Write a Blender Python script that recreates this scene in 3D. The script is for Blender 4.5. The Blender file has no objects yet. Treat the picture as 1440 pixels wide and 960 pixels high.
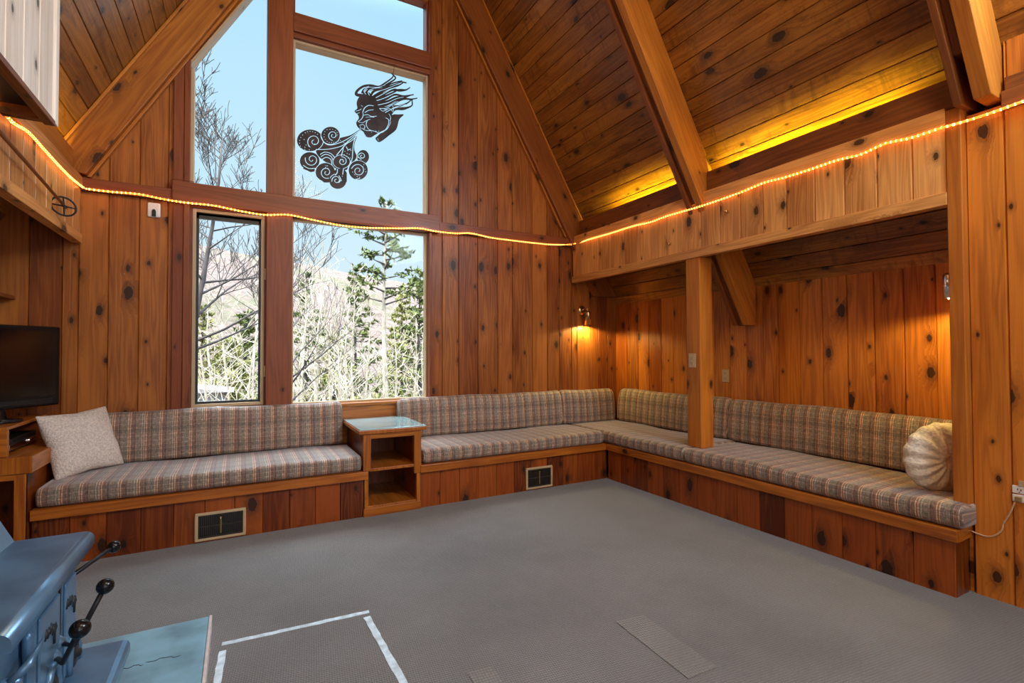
import bpy, bmesh, math, random
import numpy as np
from mathutils import Vector, Matrix
random.seed(7)
PI = math.pi
col = bpy.context.scene.collection
V = Vector

# ------------------------------------------------------------------ camera model (1440 x 960)
FPX = 700.39
yaw, pitch, roll = 0.500782737, 0.0199196633, -0.00353006448
cy, sy, cp, sp = math.cos(yaw), math.sin(yaw), math.cos(pitch), math.sin(pitch)
Fv = V((sy*cp, cy*cp, sp)); R0 = V((cy, -sy, 0)); U0 = R0.cross(Fv)
Rv = R0*math.cos(roll) + U0*math.sin(roll); Uv = U0*math.cos(roll) - R0*math.sin(roll)
EYE = V((0, 0, 1.25))
def ray(x, y): return Fv + Rv*((x-720)/FPX) - Uv*((y-480)/FPX)
def hit(x, y, ax, v):
    d = ray(x, y); return EYE + d*((v-EYE[ax])/d[ax])
def at_depth(x, y, dep): return EYE + ray(x, y)*dep

# ------------------------------------------------------------------ node helpers
def new_mat(name):
    m = bpy.data.materials.new(name); m.use_nodes = True
    nt = m.node_tree; nt.nodes.clear()
    return m, nt
class N:
    def __init__(s, nt): s.nt = nt
    def n(s, t, **kw):
        nd = s.nt.nodes.new(t)
        for k, v in kw.items():
            if k == 'inp':
                for a, b in v.items():
                    if isinstance(b, bpy.types.NodeSocket): s.nt.links.new(b, nd.inputs[a])
                    else: nd.inputs[a].default_value = b
            else: setattr(nd, k, v)
        return nd
    def m(s, op, a, b=0.0, c=0.0):
        nd = s.nt.nodes.new('ShaderNodeMath'); nd.operation = op
        for i, x in enumerate((a, b, c)):
            if isinstance(x, bpy.types.NodeSocket): s.nt.links.new(x, nd.inputs[i])
            else: nd.inputs[i].default_value = x
        return nd.outputs[0]
    def mr(s, v, a, b, c, d, smooth=True):
        nd = s.n('ShaderNodeMapRange', inp={0: v, 1: a, 2: b, 3: c, 4: d})
        if smooth: nd.interpolation_type = 'SMOOTHSTEP'
        return nd.outputs[0]
    def mix(s, f, a, b, mode='MIX'):
        nd = s.nt.nodes.new('ShaderNodeMix'); nd.data_type = 'RGBA'; nd.blend_type = mode; nd.clamp_factor = True
        for i, x in ((0, f), (6, a), (7, b)):
            if isinstance(x, bpy.types.NodeSocket): s.nt.links.new(x, nd.inputs[i])
            else: nd.inputs[i].default_value = x if i == 0 else (*x, 1) if len(x) == 3 else x
        return nd.outputs[2]
    def xyz(s, x, y, z):
        nd = s.nt.nodes.new('ShaderNodeCombineXYZ')
        for i, q in enumerate((x, y, z)):
            if isinstance(q, bpy.types.NodeSocket): s.nt.links.new(q, nd.inputs[i])
            else: nd.inputs[i].default_value = q
        return nd.outputs[0]
    def ramp(s, f, stops, const=False):
        nd = s.nt.nodes.new('ShaderNodeValToRGB'); cr = nd.color_ramp
        if const: cr.interpolation = 'CONSTANT'
        while len(cr.elements) < len(stops): cr.elements.new(0.5)
        for e, (p, c) in zip(cr.elements, stops):
            e.position = p; e.color = (*c, 1)
        s.nt.links.new(f, nd.inputs[0]); return nd.outputs[0]
    def out(s, sh): s.nt.links.new(sh, s.n('ShaderNodeOutputMaterial').inputs[0])

def wood(name, light, dark, rough=0.4, knot=0.6, tone=0.35, blotch=0.0, red=0.3, grain=1.0, coat=0.0):
    """pine boards; UV.x = 10*board + across, UV.y = along the grain (metres)"""
    m, nt = new_mat(name); g = N(nt)
    uv = g.n('ShaderNodeSeparateXYZ', inp={0: g.n('ShaderNodeUVMap', uv_map='UVMap').outputs[0]})
    u, v = uv.outputs[0], uv.outputs[1]
    k = g.m('FLOOR', g.m('DIVIDE', u, 10.0)); ac = g.m('SUBTRACT', u, g.m('MULTIPLY', k, 10.0))
    wn = g.n('ShaderNodeTexWhiteNoise', noise_dimensions='1D', inp={'W': k})
    r1 = wn.outputs[0]; rc = g.n('ShaderNodeSeparateColor', inp={0: wn.outputs[1]})
    k2 = g.m('MULTIPLY', k, 1.37)
    wob = g.n('ShaderNodeTexNoise', inp={'Vector': g.xyz(g.m('MULTIPLY', ac, 9), g.m('MULTIPLY', v, 3.5), k2), 'Scale': 1.0, 'Detail': 1.0})
    wv = g.m('MULTIPLY', g.m('SUBTRACT', wob.outputs[0], .5), .05)
    # knots
    vo = g.n('ShaderNodeTexVoronoi', voronoi_dimensions='2D', inp={'Vector': g.xyz(g.m('ADD', g.m('MULTIPLY', g.m('ADD', ac, g.m('MULTIPLY', wv, .25)), 6.5), g.m('MULTIPLY', k, 3.71)), g.m('ADD', g.m('MULTIPLY', v, 3.6), g.m('MULTIPLY', r1, 57)), 0), 'Scale': 1.0, 'Randomness': 1.0})
    kn = g.n('ShaderNodeTexNoise', inp={'Vector': g.xyz(g.m('MULTIPLY', ac, 60), g.m('MULTIPLY', v, 45), k2), 'Scale': 1.0, 'Detail': 2.0}).outputs[0]
    d = g.m('MULTIPLY', vo.outputs['Distance'], g.m('ADD', .62, g.m('MULTIPLY', kn, .76))); vc = g.n('ShaderNodeSeparateColor', inp={0: vo.outputs['Color']})
    keep = g.m('LESS_THAN', vc.outputs[0], knot)
    rad = g.m('MULTIPLY', keep, g.m('ADD', .040, g.m('MULTIPLY', g.m('POWER', vc.outputs[1], 2.4), .17)))
    q = g.m('DIVIDE', d, g.m('MAXIMUM', rad, .001))
    core = g.mr(q, .78, 1.0, 1.0, 0.0); halo = g.m('MULTIPLY', g.mr(q, 1.0, 3.6, 1.0, 0.0), keep)
    ring = g.m('MULTIPLY', g.mr(g.m('ABSOLUTE', g.m('SUBTRACT', q, 1.15)), 0, .35, 1, 0), keep)
    acd = g.m('ADD', ac, g.m('ADD', g.m('MULTIPLY', wv, .45), g.m('MULTIPLY', halo, g.m('MULTIPLY', rad, .22))))
    # fine grain and broad cathedral figure
    n1 = g.n('ShaderNodeTexNoise', inp={'Vector': g.xyz(g.m('MULTIPLY', acd, 150), g.m('MULTIPLY', v, 2.2), k2), 'Scale': 1.0, 'Detail': 3.0, 'Roughness': .6}).outputs[0]
    n2 = g.n('ShaderNodeTexNoise', inp={'Vector': g.xyz(g.m('MULTIPLY', acd, 13), g.m('MULTIPLY', v, .7), k2), 'Scale': 1.0, 'Detail': 1.0}).outputs[0]
    fig = g.m('ADD', .5, g.m('MULTIPLY', .5, g.m('SINE', g.m('MULTIPLY', n2, 46))))
    n3 = g.n('ShaderNodeTexNoise', inp={'Vector': g.xyz(g.m('MULTIPLY', ac, 5), g.m('MULTIPLY', v, 1.3), k2), 'Scale': 1.0, 'Detail': 3.0}).outputs[0]
    t = g.m('ADD', g.m('MULTIPLY', g.m('SUBTRACT', n1, .5), 1.0*grain), g.m('ADD', g.m('MULTIPLY', g.m('SUBTRACT', fig, .5), .32*grain), g.m('MULTIPLY', g.m('SUBTRACT', n3, .5), 1.2)))
    t = g.m('ADD', t, g.m('ADD', .5, g.m('MULTIPLY', g.m('SUBTRACT', r1, .5), tone*1.6)))
    c = g.mix(t, dark, light)
    redc = (light[0]*.72, light[1]*.45, light[2]*.32)
    c = g.mix(g.m('MULTIPLY', rc.outputs[1], red), c, redc)
    if blotch:
        sk = g.n('ShaderNodeTexNoise', inp={'Vector': g.xyz(g.m('MULTIPLY', ac, 4), g.m('MULTIPLY', v, 24), k2), 'Scale': 1.0, 'Detail': 3.0, 'Distortion': .8}).outputs[0]
        sm_ = g.n('ShaderNodeTexNoise', inp={'Vector': g.xyz(g.m('MULTIPLY', ac, 3), g.m('MULTIPLY', v, 1.6), g.m('ADD', k2, 9.0)), 'Scale': 1.0, 'Detail': 2.0}).outputs[0]
        c = g.mix(g.m('MULTIPLY', g.m('MULTIPLY', g.mr(sk, .5, .66, 0, 1), g.mr(sm_, .48, .62, 0, 1)), blotch*.9), c, tuple(x*.8 for x in dark))
        nb = g.n('ShaderNodeTexNoise', inp={'Vector': g.xyz(g.m('MULTIPLY', ac, 11), g.m('MULTIPLY', v, 4.0), k2), 'Scale': 1.0, 'Detail': 4.0, 'Distortion': 1.2}).outputs[0]
        ln = g.mr(g.m('ABSOLUTE', g.m('SUBTRACT', nb, .52)), 0, .022, 1, 0)
        c = g.mix(g.m('MULTIPLY', ln, blotch*.45), c, tuple(x*.35 for x in dark))
        c = g.mix(g.m('MULTIPLY', g.mr(nb, .55, .7, 0, 1), blotch*.9), c, tuple(x*.75 for x in dark))
    c = g.mix(g.m('MULTIPLY', halo, .38), c, tuple(x*.55 for x in dark))
    c = g.mix(g.m('MULTIPLY', core, .88), c, (.012, .006, .004))
    c = g.mix(g.m('MULTIPLY', ring, .35), c, (.03, .012, .006))
    bp = g.n('ShaderNodeBump', inp={'Strength': .12, 'Distance': .002, 'Height': g.m('ADD', n1, g.m('MULTIPLY', core, -1.0))})
    b = g.n('ShaderNodeBsdfPrincipled', inp={'Base Color': c, 'Roughness': g.m('ADD', rough, g.m('MULTIPLY', g.m('SUBTRACT', n3, .5), .25)), 'Normal': bp.outputs[0], 'Coat Weight': coat, 'Coat Roughness': .25, 'Specular IOR Level': .35})
    g.out(b.outputs[0]); return m

def plain(name, c, rough=.5, metal=0.0, noise=0.0, nscale=30.0, bump=0.0, coat=0.0, emit=None, es=0.0, c2=None, spec=.5):
    m, nt = new_mat(name); g = N(nt)
    tc = g.n('ShaderNodeTexCoord').outputs['Object']
    nz = g.n('ShaderNodeTexNoise', inp={'Vector': tc, 'Scale': nscale, 'Detail': 4.0}).outputs[0]
    f = g.mr(nz, .3, .7, 0, 1)
    cc = g.mix(f, tuple(x*(1-noise) for x in c), c2 or tuple(min(1, x*(1+noise)) for x in c))
    inp = {'Base Color': cc, 'Roughness': rough, 'Metallic': metal, 'Coat Weight': coat, 'Specular IOR Level': spec}
    if bump: inp['Normal'] = g.n('ShaderNodeBump', inp={'Strength': bump, 'Distance': .01, 'Height': nz}).outputs[0]
    if emit: inp['Emission Color'] = (*emit, 1); inp['Emission Strength'] = es
    g.out(g.n('ShaderNodeBsdfPrincipled', inp=inp).outputs[0]); return m

def plaid(name):
    m, nt = new_mat(name); g = N(nt)
    uv = g.n('ShaderNodeSeparateXYZ', inp={0: g.n('ShaderNodeUVMap', uv_map='UVMap').outputs[0]})
    u, v = uv.outputs[0], uv.outputs[1]
    jit = g.n('ShaderNodeTexNoise', inp={'Vector': g.xyz(g.m('MULTIPLY', u, 9), g.m('MULTIPLY', v, 9), 0), 'Scale': 1.0, 'Detail': 1.0}).outputs[0]
    uu = g.m('ADD', u, g.m('MULTIPLY', g.m('SUBTRACT', jit, .5), .006))
    fu = g.m('FRACT', g.m('DIVIDE', uu, .185)); fv = g.m('FRACT', g.m('DIVIDE', v, .155))
    br = (.175, .105, .075); gr = (.185, .155, .120); pe = (.46, .29, .185); pk = (.27, .17, .125); dk = (.125, .085, .066); cr = (.38, .31, .245)
    S = [(0, gr), (.07, pe), (.10, br), (.13, pe), (.165, br), (.27, dk), (.31, pk), (.335, gr), (.42, pk), (.445, gr), (.50, cr), (.52, gr),
         (.57, pe), (.60, br), (.635, pe), (.665, br), (.76, pk), (.78, dk), (.84, gr), (.90, pk), (.925, gr)]
    cu = g.ramp(fu, S, True)
    SV = [(0, (.8, .78, .76)), (.16, (1.25, 1.2, 1.15)), (.20, (.85, .8, .8)), (.36, (.58, .57, .58)), (.52, (1.05, 1.0, .95)), (.56, (.72, .68, .66)), (.72, (1.3, 1.2, 1.1)), (.75, (.85, .83, .82)), (.9, (1.0, 1.0, 1.0))]
    cv = g.ramp(fv, [(p, tuple(x/1.3 for x in c)) for p, c in SV], True)
    c = g.mix(.85, cu, g.mix(1.0, cu, cv, 'MULTIPLY'))
    w1 = g.n('ShaderNodeTexNoise', inp={'Vector': g.xyz(g.m('MULTIPLY', u, 330), g.m('MULTIPLY', v, 40), 0), 'Scale': 1.0, 'Detail': 1.0}).outputs[0]
    w2 = g.n('ShaderNodeTexNoise', inp={'Vector': g.xyz(g.m('MULTIPLY', u, 40), g.m('MULTIPLY', v, 330), 3), 'Scale': 1.0, 'Detail': 1.0}).outputs[0]
    w = g.m('ADD', w1, w2)
    cc = g.n('ShaderNodeVectorMath', operation='SCALE', inp={0: c, 'Scale': g.mr(w, .7, 1.3, 1.0, 2.5)})
    bp = g.n('ShaderNodeBump', inp={'Strength': .35, 'Distance': .002, 'Height': w})
    b = g.n('ShaderNodeBsdfPrincipled', inp={'Base Color': cc.outputs[0], 'Roughness': .62, 'Normal': bp.outputs[0], 'Sheen Weight': .6, 'Sheen Roughness': .35, 'Sheen Tint': (.9, .92, 1, 1)})
    g.out(b.outputs[0]); return m

def carpet_mat(name, base, dark, stain=True, sc=1.0):
    m, nt = new_mat(name); g = N(nt)
    tc = g.n('ShaderNodeTexCoord').outputs['Object']
    mp = g.n('ShaderNodeMapping', inp={0: tc, 'Rotation': (0, 0, .12)}).outputs[0]
    wa = g.n('ShaderNodeTexWave', wave_type='BANDS', bands_direction='X', inp={'Vector': mp, 'Scale': 34.0*sc, 'Distortion': 2.0, 'Detail': 2.0, 'Detail Scale': 3.0}).outputs[1]
    wb = g.n('ShaderNodeTexWave', wave_type='BANDS', bands_direction='Y', inp={'Vector': mp, 'Scale': 26.0*sc, 'Distortion': 2.0, 'Detail': 2.0, 'Detail Scale': 3.0}).outputs[1]
    fn = g.n('ShaderNodeTexNoise', inp={'Vector': tc, 'Scale': 130.0, 'Detail': 3.0, 'Roughness': .7}).outputs[0]
    big = g.n('ShaderNodeTexNoise', inp={'Vector': tc, 'Scale': 1.1, 'Detail': 4.0, 'Roughness': .6}).outputs[0]
    t = g.m('ADD', g.m('MULTIPLY', g.m('ADD', wa, wb), .28), g.m('MULTIPLY', g.m('SUBTRACT', fn, .15), .75))
    c = g.mix(t, dark, base)
    c = g.mix(g.mr(big, .35, .7, 0, .35), c, tuple(x*.7 for x in dark))
    bp = g.n('ShaderNodeBump', inp={'Strength': .7, 'Distance': .006, 'Height': t})
    b = g.n('ShaderNodeBsdfPrincipled', inp={'Base Color': c, 'Roughness': .95, 'Normal': bp.outputs[0], 'Sheen Weight': .25, 'Specular IOR Level': .15})
    g.out(b.outputs[0]); return m

def glass_mat(name, tint=(1, 1, 1), refl=.06):
    m, nt = new_mat(name); g = N(nt)
    tc = g.n('ShaderNodeTexCoord').outputs['Object']
    nz = g.n('ShaderNodeTexNoise', inp={'Vector': tc, 'Scale': 3.0}).outputs[0]
    f = g.m('ADD', refl*.7, g.m('MULTIPLY', nz, refl*.6))
    sh = g.n('ShaderNodeMixShader', inp={0: f, 1: g.n('ShaderNodeBsdfTransparent', inp={0: (*tint, 1)}).outputs[0], 2: g.n('ShaderNodeBsdfGlossy', inp={'Roughness': .02}).outputs[0]})
    g.out(sh.outputs[0]); return m

M = {}
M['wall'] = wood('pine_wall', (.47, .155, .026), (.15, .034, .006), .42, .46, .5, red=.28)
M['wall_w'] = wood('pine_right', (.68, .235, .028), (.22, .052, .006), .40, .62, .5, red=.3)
M['header'] = wood('pine_header', (.86, .42, .125), (.38, .14, .032), .42, .5, .35, red=.15)
M['ceil'] = wood('pine_ceiling', (.48, .195, .028), (.15, .050, .007), .38, .34, .4, blotch=.6, red=.2, coat=.2)
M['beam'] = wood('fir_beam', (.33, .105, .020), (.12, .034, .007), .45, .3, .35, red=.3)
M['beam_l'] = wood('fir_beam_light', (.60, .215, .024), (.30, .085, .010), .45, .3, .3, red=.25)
M['frame'] = wood('fir_window_frame', (.30, .080, .022), (.14, .032, .009), .42, .25, .25, red=.35)
M['bench'] = wood('pine_bench', (.35, .080, .009), (.075, .013, .0025), .36, .62, .6, red=.4, coat=.1)
M['trim'] = wood('oak_trim', (.52, .165, .016), (.24, .062, .007), .36, .08, .25, red=.25, grain=1.5, coat=.2)
M['pale'] = wood('daylit_pine', (.98, .90, .80), (.74, .60, .46), .45, .4, .25, red=.05)  # cupboard pine; strong daylight on it is put into the near-white colour
M['casing'] = wood('pale_stop', (.60, .44, .26), (.42, .28, .15), .45, .1, .2, red=.1)
M['plaid'] = plaid('plaid_fabric')
M['carpet'] = carpet_mat('carpet', (.255, .246, .24), (.085, .080, .077))
M['patch'] = carpet_mat('carpet_patch', (.285, .272, .255), (.115, .107, .10), sc=.8)
M['glass'] = glass_mat('window_glass', (.97, .985, 1), .0018)
M['stove'] = plain('blue_cast_steel', (.11, .215, .34), .30, .35, .22, 7.0, .03)
M['stove_d'] = plain('dark_recess_steel', (.02, .025, .03), .5, .3, .2)
M['black'] = plain('black_gloss', (.005, .005, .006), .22, 0, .1, 20, spec=.35)
M['blackm'] = plain('black_metal', (.016, .015, .018), .45, .4, .3, 25)
M['orn'] = plain('dark_steel_cutout', (.034, .022, .023), .55, .4, .5, 9)
M['screen'] = plain('tv_screen', (.003, .003, .004), .12, 0, .1, 5)
M['plastic'] = plain('black_plastic', (.008, .008, .009), .4, 0, .15, 30)
M['white'] = plain('white_plastic', (.78, .74, .70), .4, 0, .03, 12)
M['ivory'] = plain('ivory_plastic', (.52, .36, .20), .4, 0, .04, 12)
M['brass'] = plain('brass', (.62, .42, .18), .25, 1.0, .1, 20)
M['chrome'] = plain('chrome', (.75, .75, .78), .15, 1.0, .05, 20)
M['grille'] = plain('dark_bronze_grille', (.07, .058, .045), .4, .6, .2, 20)
M['slate'] = plain('hearth_slate', (.19, .36, .45), .28, 0, .30, 5, .25)
M['slate_e'] = plain('pale_edge_strip', (.62, .55, .53), .6, 0, .1, 20)
M['tape'] = plain('pale_blue_tape', (.62, .74, .82), .45, 0, .2, 26, .5)
M['fluff'] = plain('cream_fleece', (.70, .60, .52), .95, 0, .18, 90, .9)
M['fluff2'] = plain('cream_plush', (.72, .62, .49), .9, 0, .15, 60, .8)
M['bulb'] = plain('warm_bulb', (1, .7, .3), .3, 0, 0, 5, emit=(1, .52, .12), es=9)
M['rope'] = plain('amber_rope_tube', (.8, .30, .06), .25, 0, 0, 5, emit=(1, .22, .02), es=1.5)
M['lamp'] = plain('lit_lamp', (1, .8, .5), .3, 0, 0, 5, emit=(1, .62, .22), es=30)
M['cord'] = plain('tan_cord', (.62, .40, .24), .5, 0, .1, 30)
M['bark'] = plain('pale_bark', (.44, .38, .29), .9, 0, .25, 6, .3)
M['bark_d'] = plain('grey_bark', (.07, .058, .055), .9, 0, .3, 8, .3)
M['needle'] = plain('pine_needles', (.07, .10, .02), .8, 0, .5, 3, c2=(.20, .24, .06))
M['needle_y'] = plain('yellow_green_foliage', (.25, .26, .06), .8, 0, .4, 3, c2=(.42, .40, .16))
M['shed'] = plain('white_siding', (.36, .35, .35), .7, 0, .05, 10)
M['shedroof'] = plain('pale_shingle', (.27, .25, .25), .8, 0, .2, 14)
M['roofout'] = plain('roof_shingle', (.08, .08, .08), .9, 0, .3, 10)

def ground_mat():
    m, nt = new_mat('woodland_ground'); g = N(nt)
    tc = g.n('ShaderNodeTexCoord').outputs['Object']
    a = g.n('ShaderNodeTexNoise', inp={'Vector': tc, 'Scale': 1.1, 'Detail': 10.0, 'Roughness': .85}).outputs[0]
    b_ = g.n('ShaderNodeTexNoise', inp={'Vector': tc, 'Scale': .12, 'Detail': 5.0, 'Roughness': .65}).outputs[0]
    c = g.ramp(a, [(.34, (.05, .032, .026)), (.47, (.16, .108, .090)), (.58, (.26, .185, .160)), (.7, (.12, .115, .045))])
    c = g.mix(g.mr(b_, .5, .66, 0, .55), c, (.10, .12, .035))
    bp = g.n('ShaderNodeBump', inp={'Strength': .9, 'Distance': .5, 'Height': a})
    g.out(g.n('ShaderNodeBsdfPrincipled', inp={'Base Color': c, 'Roughness': 1.0, 'Normal': bp.outputs[0]}).outputs[0]); return m
M['ground'] = ground_mat()

# ------------------------------------------------------------------ mesh builder
KID = [0]
def nk(): KID[0] += 1; return KID[0]
class MB:
    def __init__(s): s.v = []; s.f = []; s.uv = []; s.sm = []
    def face(s, pts, uvs, smooth=False):
        i = len(s.v); s.v += [tuple(p) for p in pts]; s.f.append(tuple(range(i, i+len(pts)))); s.uv.append([tuple(q) for q in uvs]); s.sm.append(smooth)
    def strip(s, o, ea, el, en, a0, a1, l0a, l1a, l0b=None, l1b=None, g=.006, d=.011, th=.025, k=None):
        """one V-jointed board on a wall: across a0..a1, along l0..l1 (a/b = values at each side)"""
        if l0b is None: l0b = l0a
        if l1b is None: l1b = l1a
        k = nk() if k is None else k
        o, ea, el, en = V(o), V(ea), V(el), V(en); off = random.uniform(0, 30)
        w = a1-a0; g = min(g, w*.3); r = random.uniform(0, .06)
        def P(a, t, dep):
            l = (l0a+(l0b-l0a)*(a-a0)/w) if t == 0 else (l1a+(l1b-l1a)*(a-a0)/w)
            return o+ea*a+el*l+en*dep, (10*k+(a-a0)+r+.02, l+off)
        def Q(lst):
            ps = [P(*q) for q in lst]; s.face([p[0] for p in ps], [p[1] for p in ps])
        flip = ea.cross(el).dot(en) < 0
        def QQ(lst): Q(lst[::-1] if flip else lst)
        QQ([(a0+g, 0, 0), (a1-g, 0, 0), (a1-g, 1, 0), (a0+g, 1, 0)])
        QQ([(a0, 0, -d), (a0+g, 0, 0), (a0+g, 1, 0), (a0, 1, -d)])
        QQ([(a1-g, 0, 0), (a1, 0, -d), (a1, 1, -d), (a1-g, 1, 0)])
        QQ([(a0, 1, -th), (a1, 1, -th), (a1, 0, -th), (a0, 0, -th)])
        QQ([(a0, 0, -th), (a0, 0, -d), (a0, 1, -d), (a0, 1, -th)])
        QQ([(a1, 0, -d), (a1, 0, -th), (a1, 1, -th), (a1, 1, -d)])
        QQ([(a0, 0, -th), (a1, 0, -th), (a1, 0, -d), (a1-g, 0, 0), (a0+g, 0, 0), (a0, 0, -d)])
        QQ([(a0, 1, -d), (a0+g, 1, 0), (a1-g, 1, 0), (a1, 1, -d), (a1, 1, -th), (a0, 1, -th)])
    def obox(s, o, ex, ey, ez, lx, ly, lz, k=None):
        """box from corner o along unit axes; grain runs along the longest side"""
        k = nk() if k is None else k
        o = V(o); e = [V(ex)*lx, V(ey)*ly, V(ez)*lz]; L = [abs(lx), abs(ly), abs(lz)]
        g = L.index(max(L)); off = random.uniform(0, 30); r = random.uniform(0, .05)
        if e[0].cross(e[1]).dot(e[2]) < 0: o = o+e[2]; e[2] = -e[2]
        for n in range(3):
            a, b = [(1, 2), (2, 0), (0, 1)][n]
            for sd in (0, 1):
                base = o+e[n]*sd
                cs = [(0, 0), (1, 0), (1, 1), (0, 1)]
                if sd == 0: cs = cs[::-1]
                pts = [base+e[a]*i+e[b]*j for i, j in cs]
                uvs = []
                for i, j in cs:
                    c = [0, 0, 0]; c[a] = i*L[a]; c[b] = j*L[b]; c[n] = sd*L[n]
                    oth = [q for q in (0, 1, 2) if q != g]
                    if n == g: uvs.append((10*k+.02+r+c[oth[0]]*.98, off+c[oth[1]]))
                    else: uvs.append((10*k+.02+r+c[oth[0]]+c[oth[1]]*.9, off+c[g]))
                s.face(pts, uvs)
        return s
    def box(s, x0, x1, y0, y1, z0, z1, k=None):
        return s.obox((x0, y0, z0), (1, 0, 0), (0, 1, 0), (0, 0, 1), x1-x0, y1-y0, z1-z0, k)
    def prism(s, poly, y0, y1, along=(0, 0, 1), k=None):
        """poly = list of (x,z) extruded in y; grain along the given direction"""
        k = nk() if k is None else k
        al = V(along).normalized(); ac = V((0, 1, 0)).cross(al); off = random.uniform(0, 30)
        def uvf(p, dep=0): return (10*k+3+p.dot(ac)-math.floor(p.dot(ac))+dep*.9 if False else 10*k+5+(p.dot(ac)-c0)+dep, off+p.dot(al))
        P0 = [V((x, y0, z)) for x, z in poly]; P1 = [V((x, y1, z)) for x, z in poly]
        c0 = sum(p.dot(ac) for p in P0)/len(P0)
        ar = sum(poly[i-1][0]*poly[i][1]-poly[i][0]*poly[i-1][1] for i in range(len(poly)))
        if ar < 0: P0.reverse(); P1.reverse()
        # ccw in x,z seen from -y
        s.face(P0, [uvf(p) for p in P0]); s.face(P1[::-1], [uvf(p) for p in P1[::-1]])
        for i in range(len(P0)):
            j = (i+1) % len(P0); q = [P0[j], P0[i], P1[i], P1[j]]
            s.face(q, [uvf(q[0]), uvf(q[1]), uvf(q[2], y1-y0), uvf(q[3], y1-y0)])
        return s
    def tube(s, pts, rad, n=8, caps=True, smooth=True):
        pts = [V(p) for p in pts]
        if not hasattr(rad, '__len__'): rad = [rad]*len(pts)
        t0 = (pts[1]-pts[0]).normalized(); a = t0.orthogonal().normalized()
        base = len(s.v)
        for i, p in enumerate(pts):
            t = (pts[min(i+1, len(pts)-1)]-pts[max(i-1, 0)]).normalized()
            a = (a-t*a.dot(t)).normalized(); b = t.cross(a)
            for j in range(n):
                q = 2*PI*j/n; s.v.append(tuple(p+(a*math.cos(q)+b*math.sin(q))*rad[i]))
        for i in range(len(pts)-1):
            for j in range(n):
                j2 = (j+1) % n
                s.f.append((base+i*n+j, base+i*n+j2, base+(i+1)*n+j2, base+(i+1)*n+j)); s.uv.append([(5+j/n*.1, i*.1)]*4); s.sm.append(smooth)
        if caps:
            s.f.append(tuple(base+j for j in range(n))[::-1]); s.uv.append([(5, 0)]*n); s.sm.append(False)
            e = base+(len(pts)-1)*n
            s.f.append(tuple(e+j for j in range(n))); s.uv.append([(5, 0)]*n); s.sm.append(False)
        return s
    def lathe(s, c, axis, prof, n=20):
        """prof = [(distance along axis, radius)]"""
        c, ax = V(c), V(axis).normalized(); a = ax.orthogonal().normalized(); b = ax.cross(a); base = len(s.v)
        for t, r in prof:
            for j in range(n):
                q = 2*PI*j/n; s.v.append(tuple(c+ax*t+(a*math.cos(q)+b*math.sin(q))*max(r, 1e-4)))
        for i in range(len(prof)-1):
            for j in range(n):
                j2 = (j+1) % n
                s.f.append((base+i*n+j, base+i*n+j2, base+(i+1)*n+j2, base+(i+1)*n+j)); s.uv.append([(5, 0)]*4); s.sm.append(True)
        return s
    def ball(s, c, r, n=16, sc=(1, 1, 1)):
        c = V(c); m = n//2; base = len(s.v)
        for i in range(m+1):
            th = PI*i/m
            for j in range(n):
                q = 2*PI*j/n; s.v.append((c.x+r*sc[0]*math.sin(th)*math.cos(q), c.y+r*sc[1]*math.sin(th)*math.sin(q), c.z+r*sc[2]*math.cos(th)))
        for i in range(m):
            for j in range(n):
                j2 = (j+1) % n
                s.f.append((base+i*n+j, base+(i+1)*n+j, base+(i+1)*n+j2, base+i*n+j2)); s.uv.append([(5, 0)]*4); s.sm.append(True)
        return s

def obj(name, mb, mat, parent=None, bevel=0.0, weld=False, struct=False):
    me = bpy.data.meshes.new(name); me.from_pydata(mb.v, [], mb.f)
    uvl = me.uv_layers.new(name='UVMap'); i = 0
    flat = [c for fu in mb.uv for q in fu for c in q]
    uvl.data.foreach_set('uv', flat)
    me.polygons.foreach_set('use_smooth', mb.sm)
    me.materials.append(mat)
    if weld or bevel:
        bm = bmesh.new(); bm.from_mesh(me); bmesh.ops.remove_doubles(bm, verts=bm.verts, dist=1e-5); bm.to_mesh(me); bm.free()
    me.update()
    o = bpy.data.objects.new(name, me); col.objects.link(o)
    if parent: o.parent = parent; o.matrix_parent_inverse = parent_inv(parent)
    if bevel:
        b = o.modifiers.new('Bevel', 'BEVEL'); b.width = bevel; b.segments = 2; b.limit_method = 'ANGLE'
    if struct: o['kind'] = 'structure'
    return o
def parent_inv(p):
    def world(q):
        m = Matrix.LocRotScale(q.location, q.rotation_euler, q.scale)
        return world(q.parent) @ q.matrix_parent_inverse @ m if q.parent else m
    return world(p).inverted()
def tag(o, label, cat, group=None, kind=None):
    if label: o['label'] = label
    if cat: o['category'] = cat
    if group: o['group'] = group
    if kind: o['kind'] = kind
    return o
def thing(name, label, cat, loc, group=None, kind=None):
    o = bpy.data.objects.new(name, None); col.objects.link(o); o.location = loc; o.empty_display_size = .1
    return tag(o, label, cat, group, kind)
def structroot(name, loc=(0, 0, 0)):
    o = bpy.data.objects.new(name, None); col.objects.link(o); o.location = loc; o['kind'] = 'structure'; o.empty_display_size = .1; return o

X, Y, Z = V((1, 0, 0)), V((0, 1, 0)), V((0, 0, 1))
YW = 4.6; XF = 3.283; XA = 3.92; XL = -1.0; XLA = -1.69; YR = -3.2
# roof planes (inner face of the boards) and rafter undersides
def roofR(x): return 8.467-1.7*x
def roofL(x): return 4.624+1.74*x
def undR(x): return 7.96-1.7*x
def undL(x): return 4.193+1.74*x
RX = (8.467-4.624)/(1.7+1.74); RZ = roofR(RX)
def roof(x): return min(roofR(x), roofL(x))

# ------------------------------------------------------------------ setting: floor, walls, roof
mb = MB(); mb.box(XLA-.05, XA+.05, YR-.05, YW+.05, -.06, 0)
obj('floor', mb, M['carpet'], struct=True)

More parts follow.
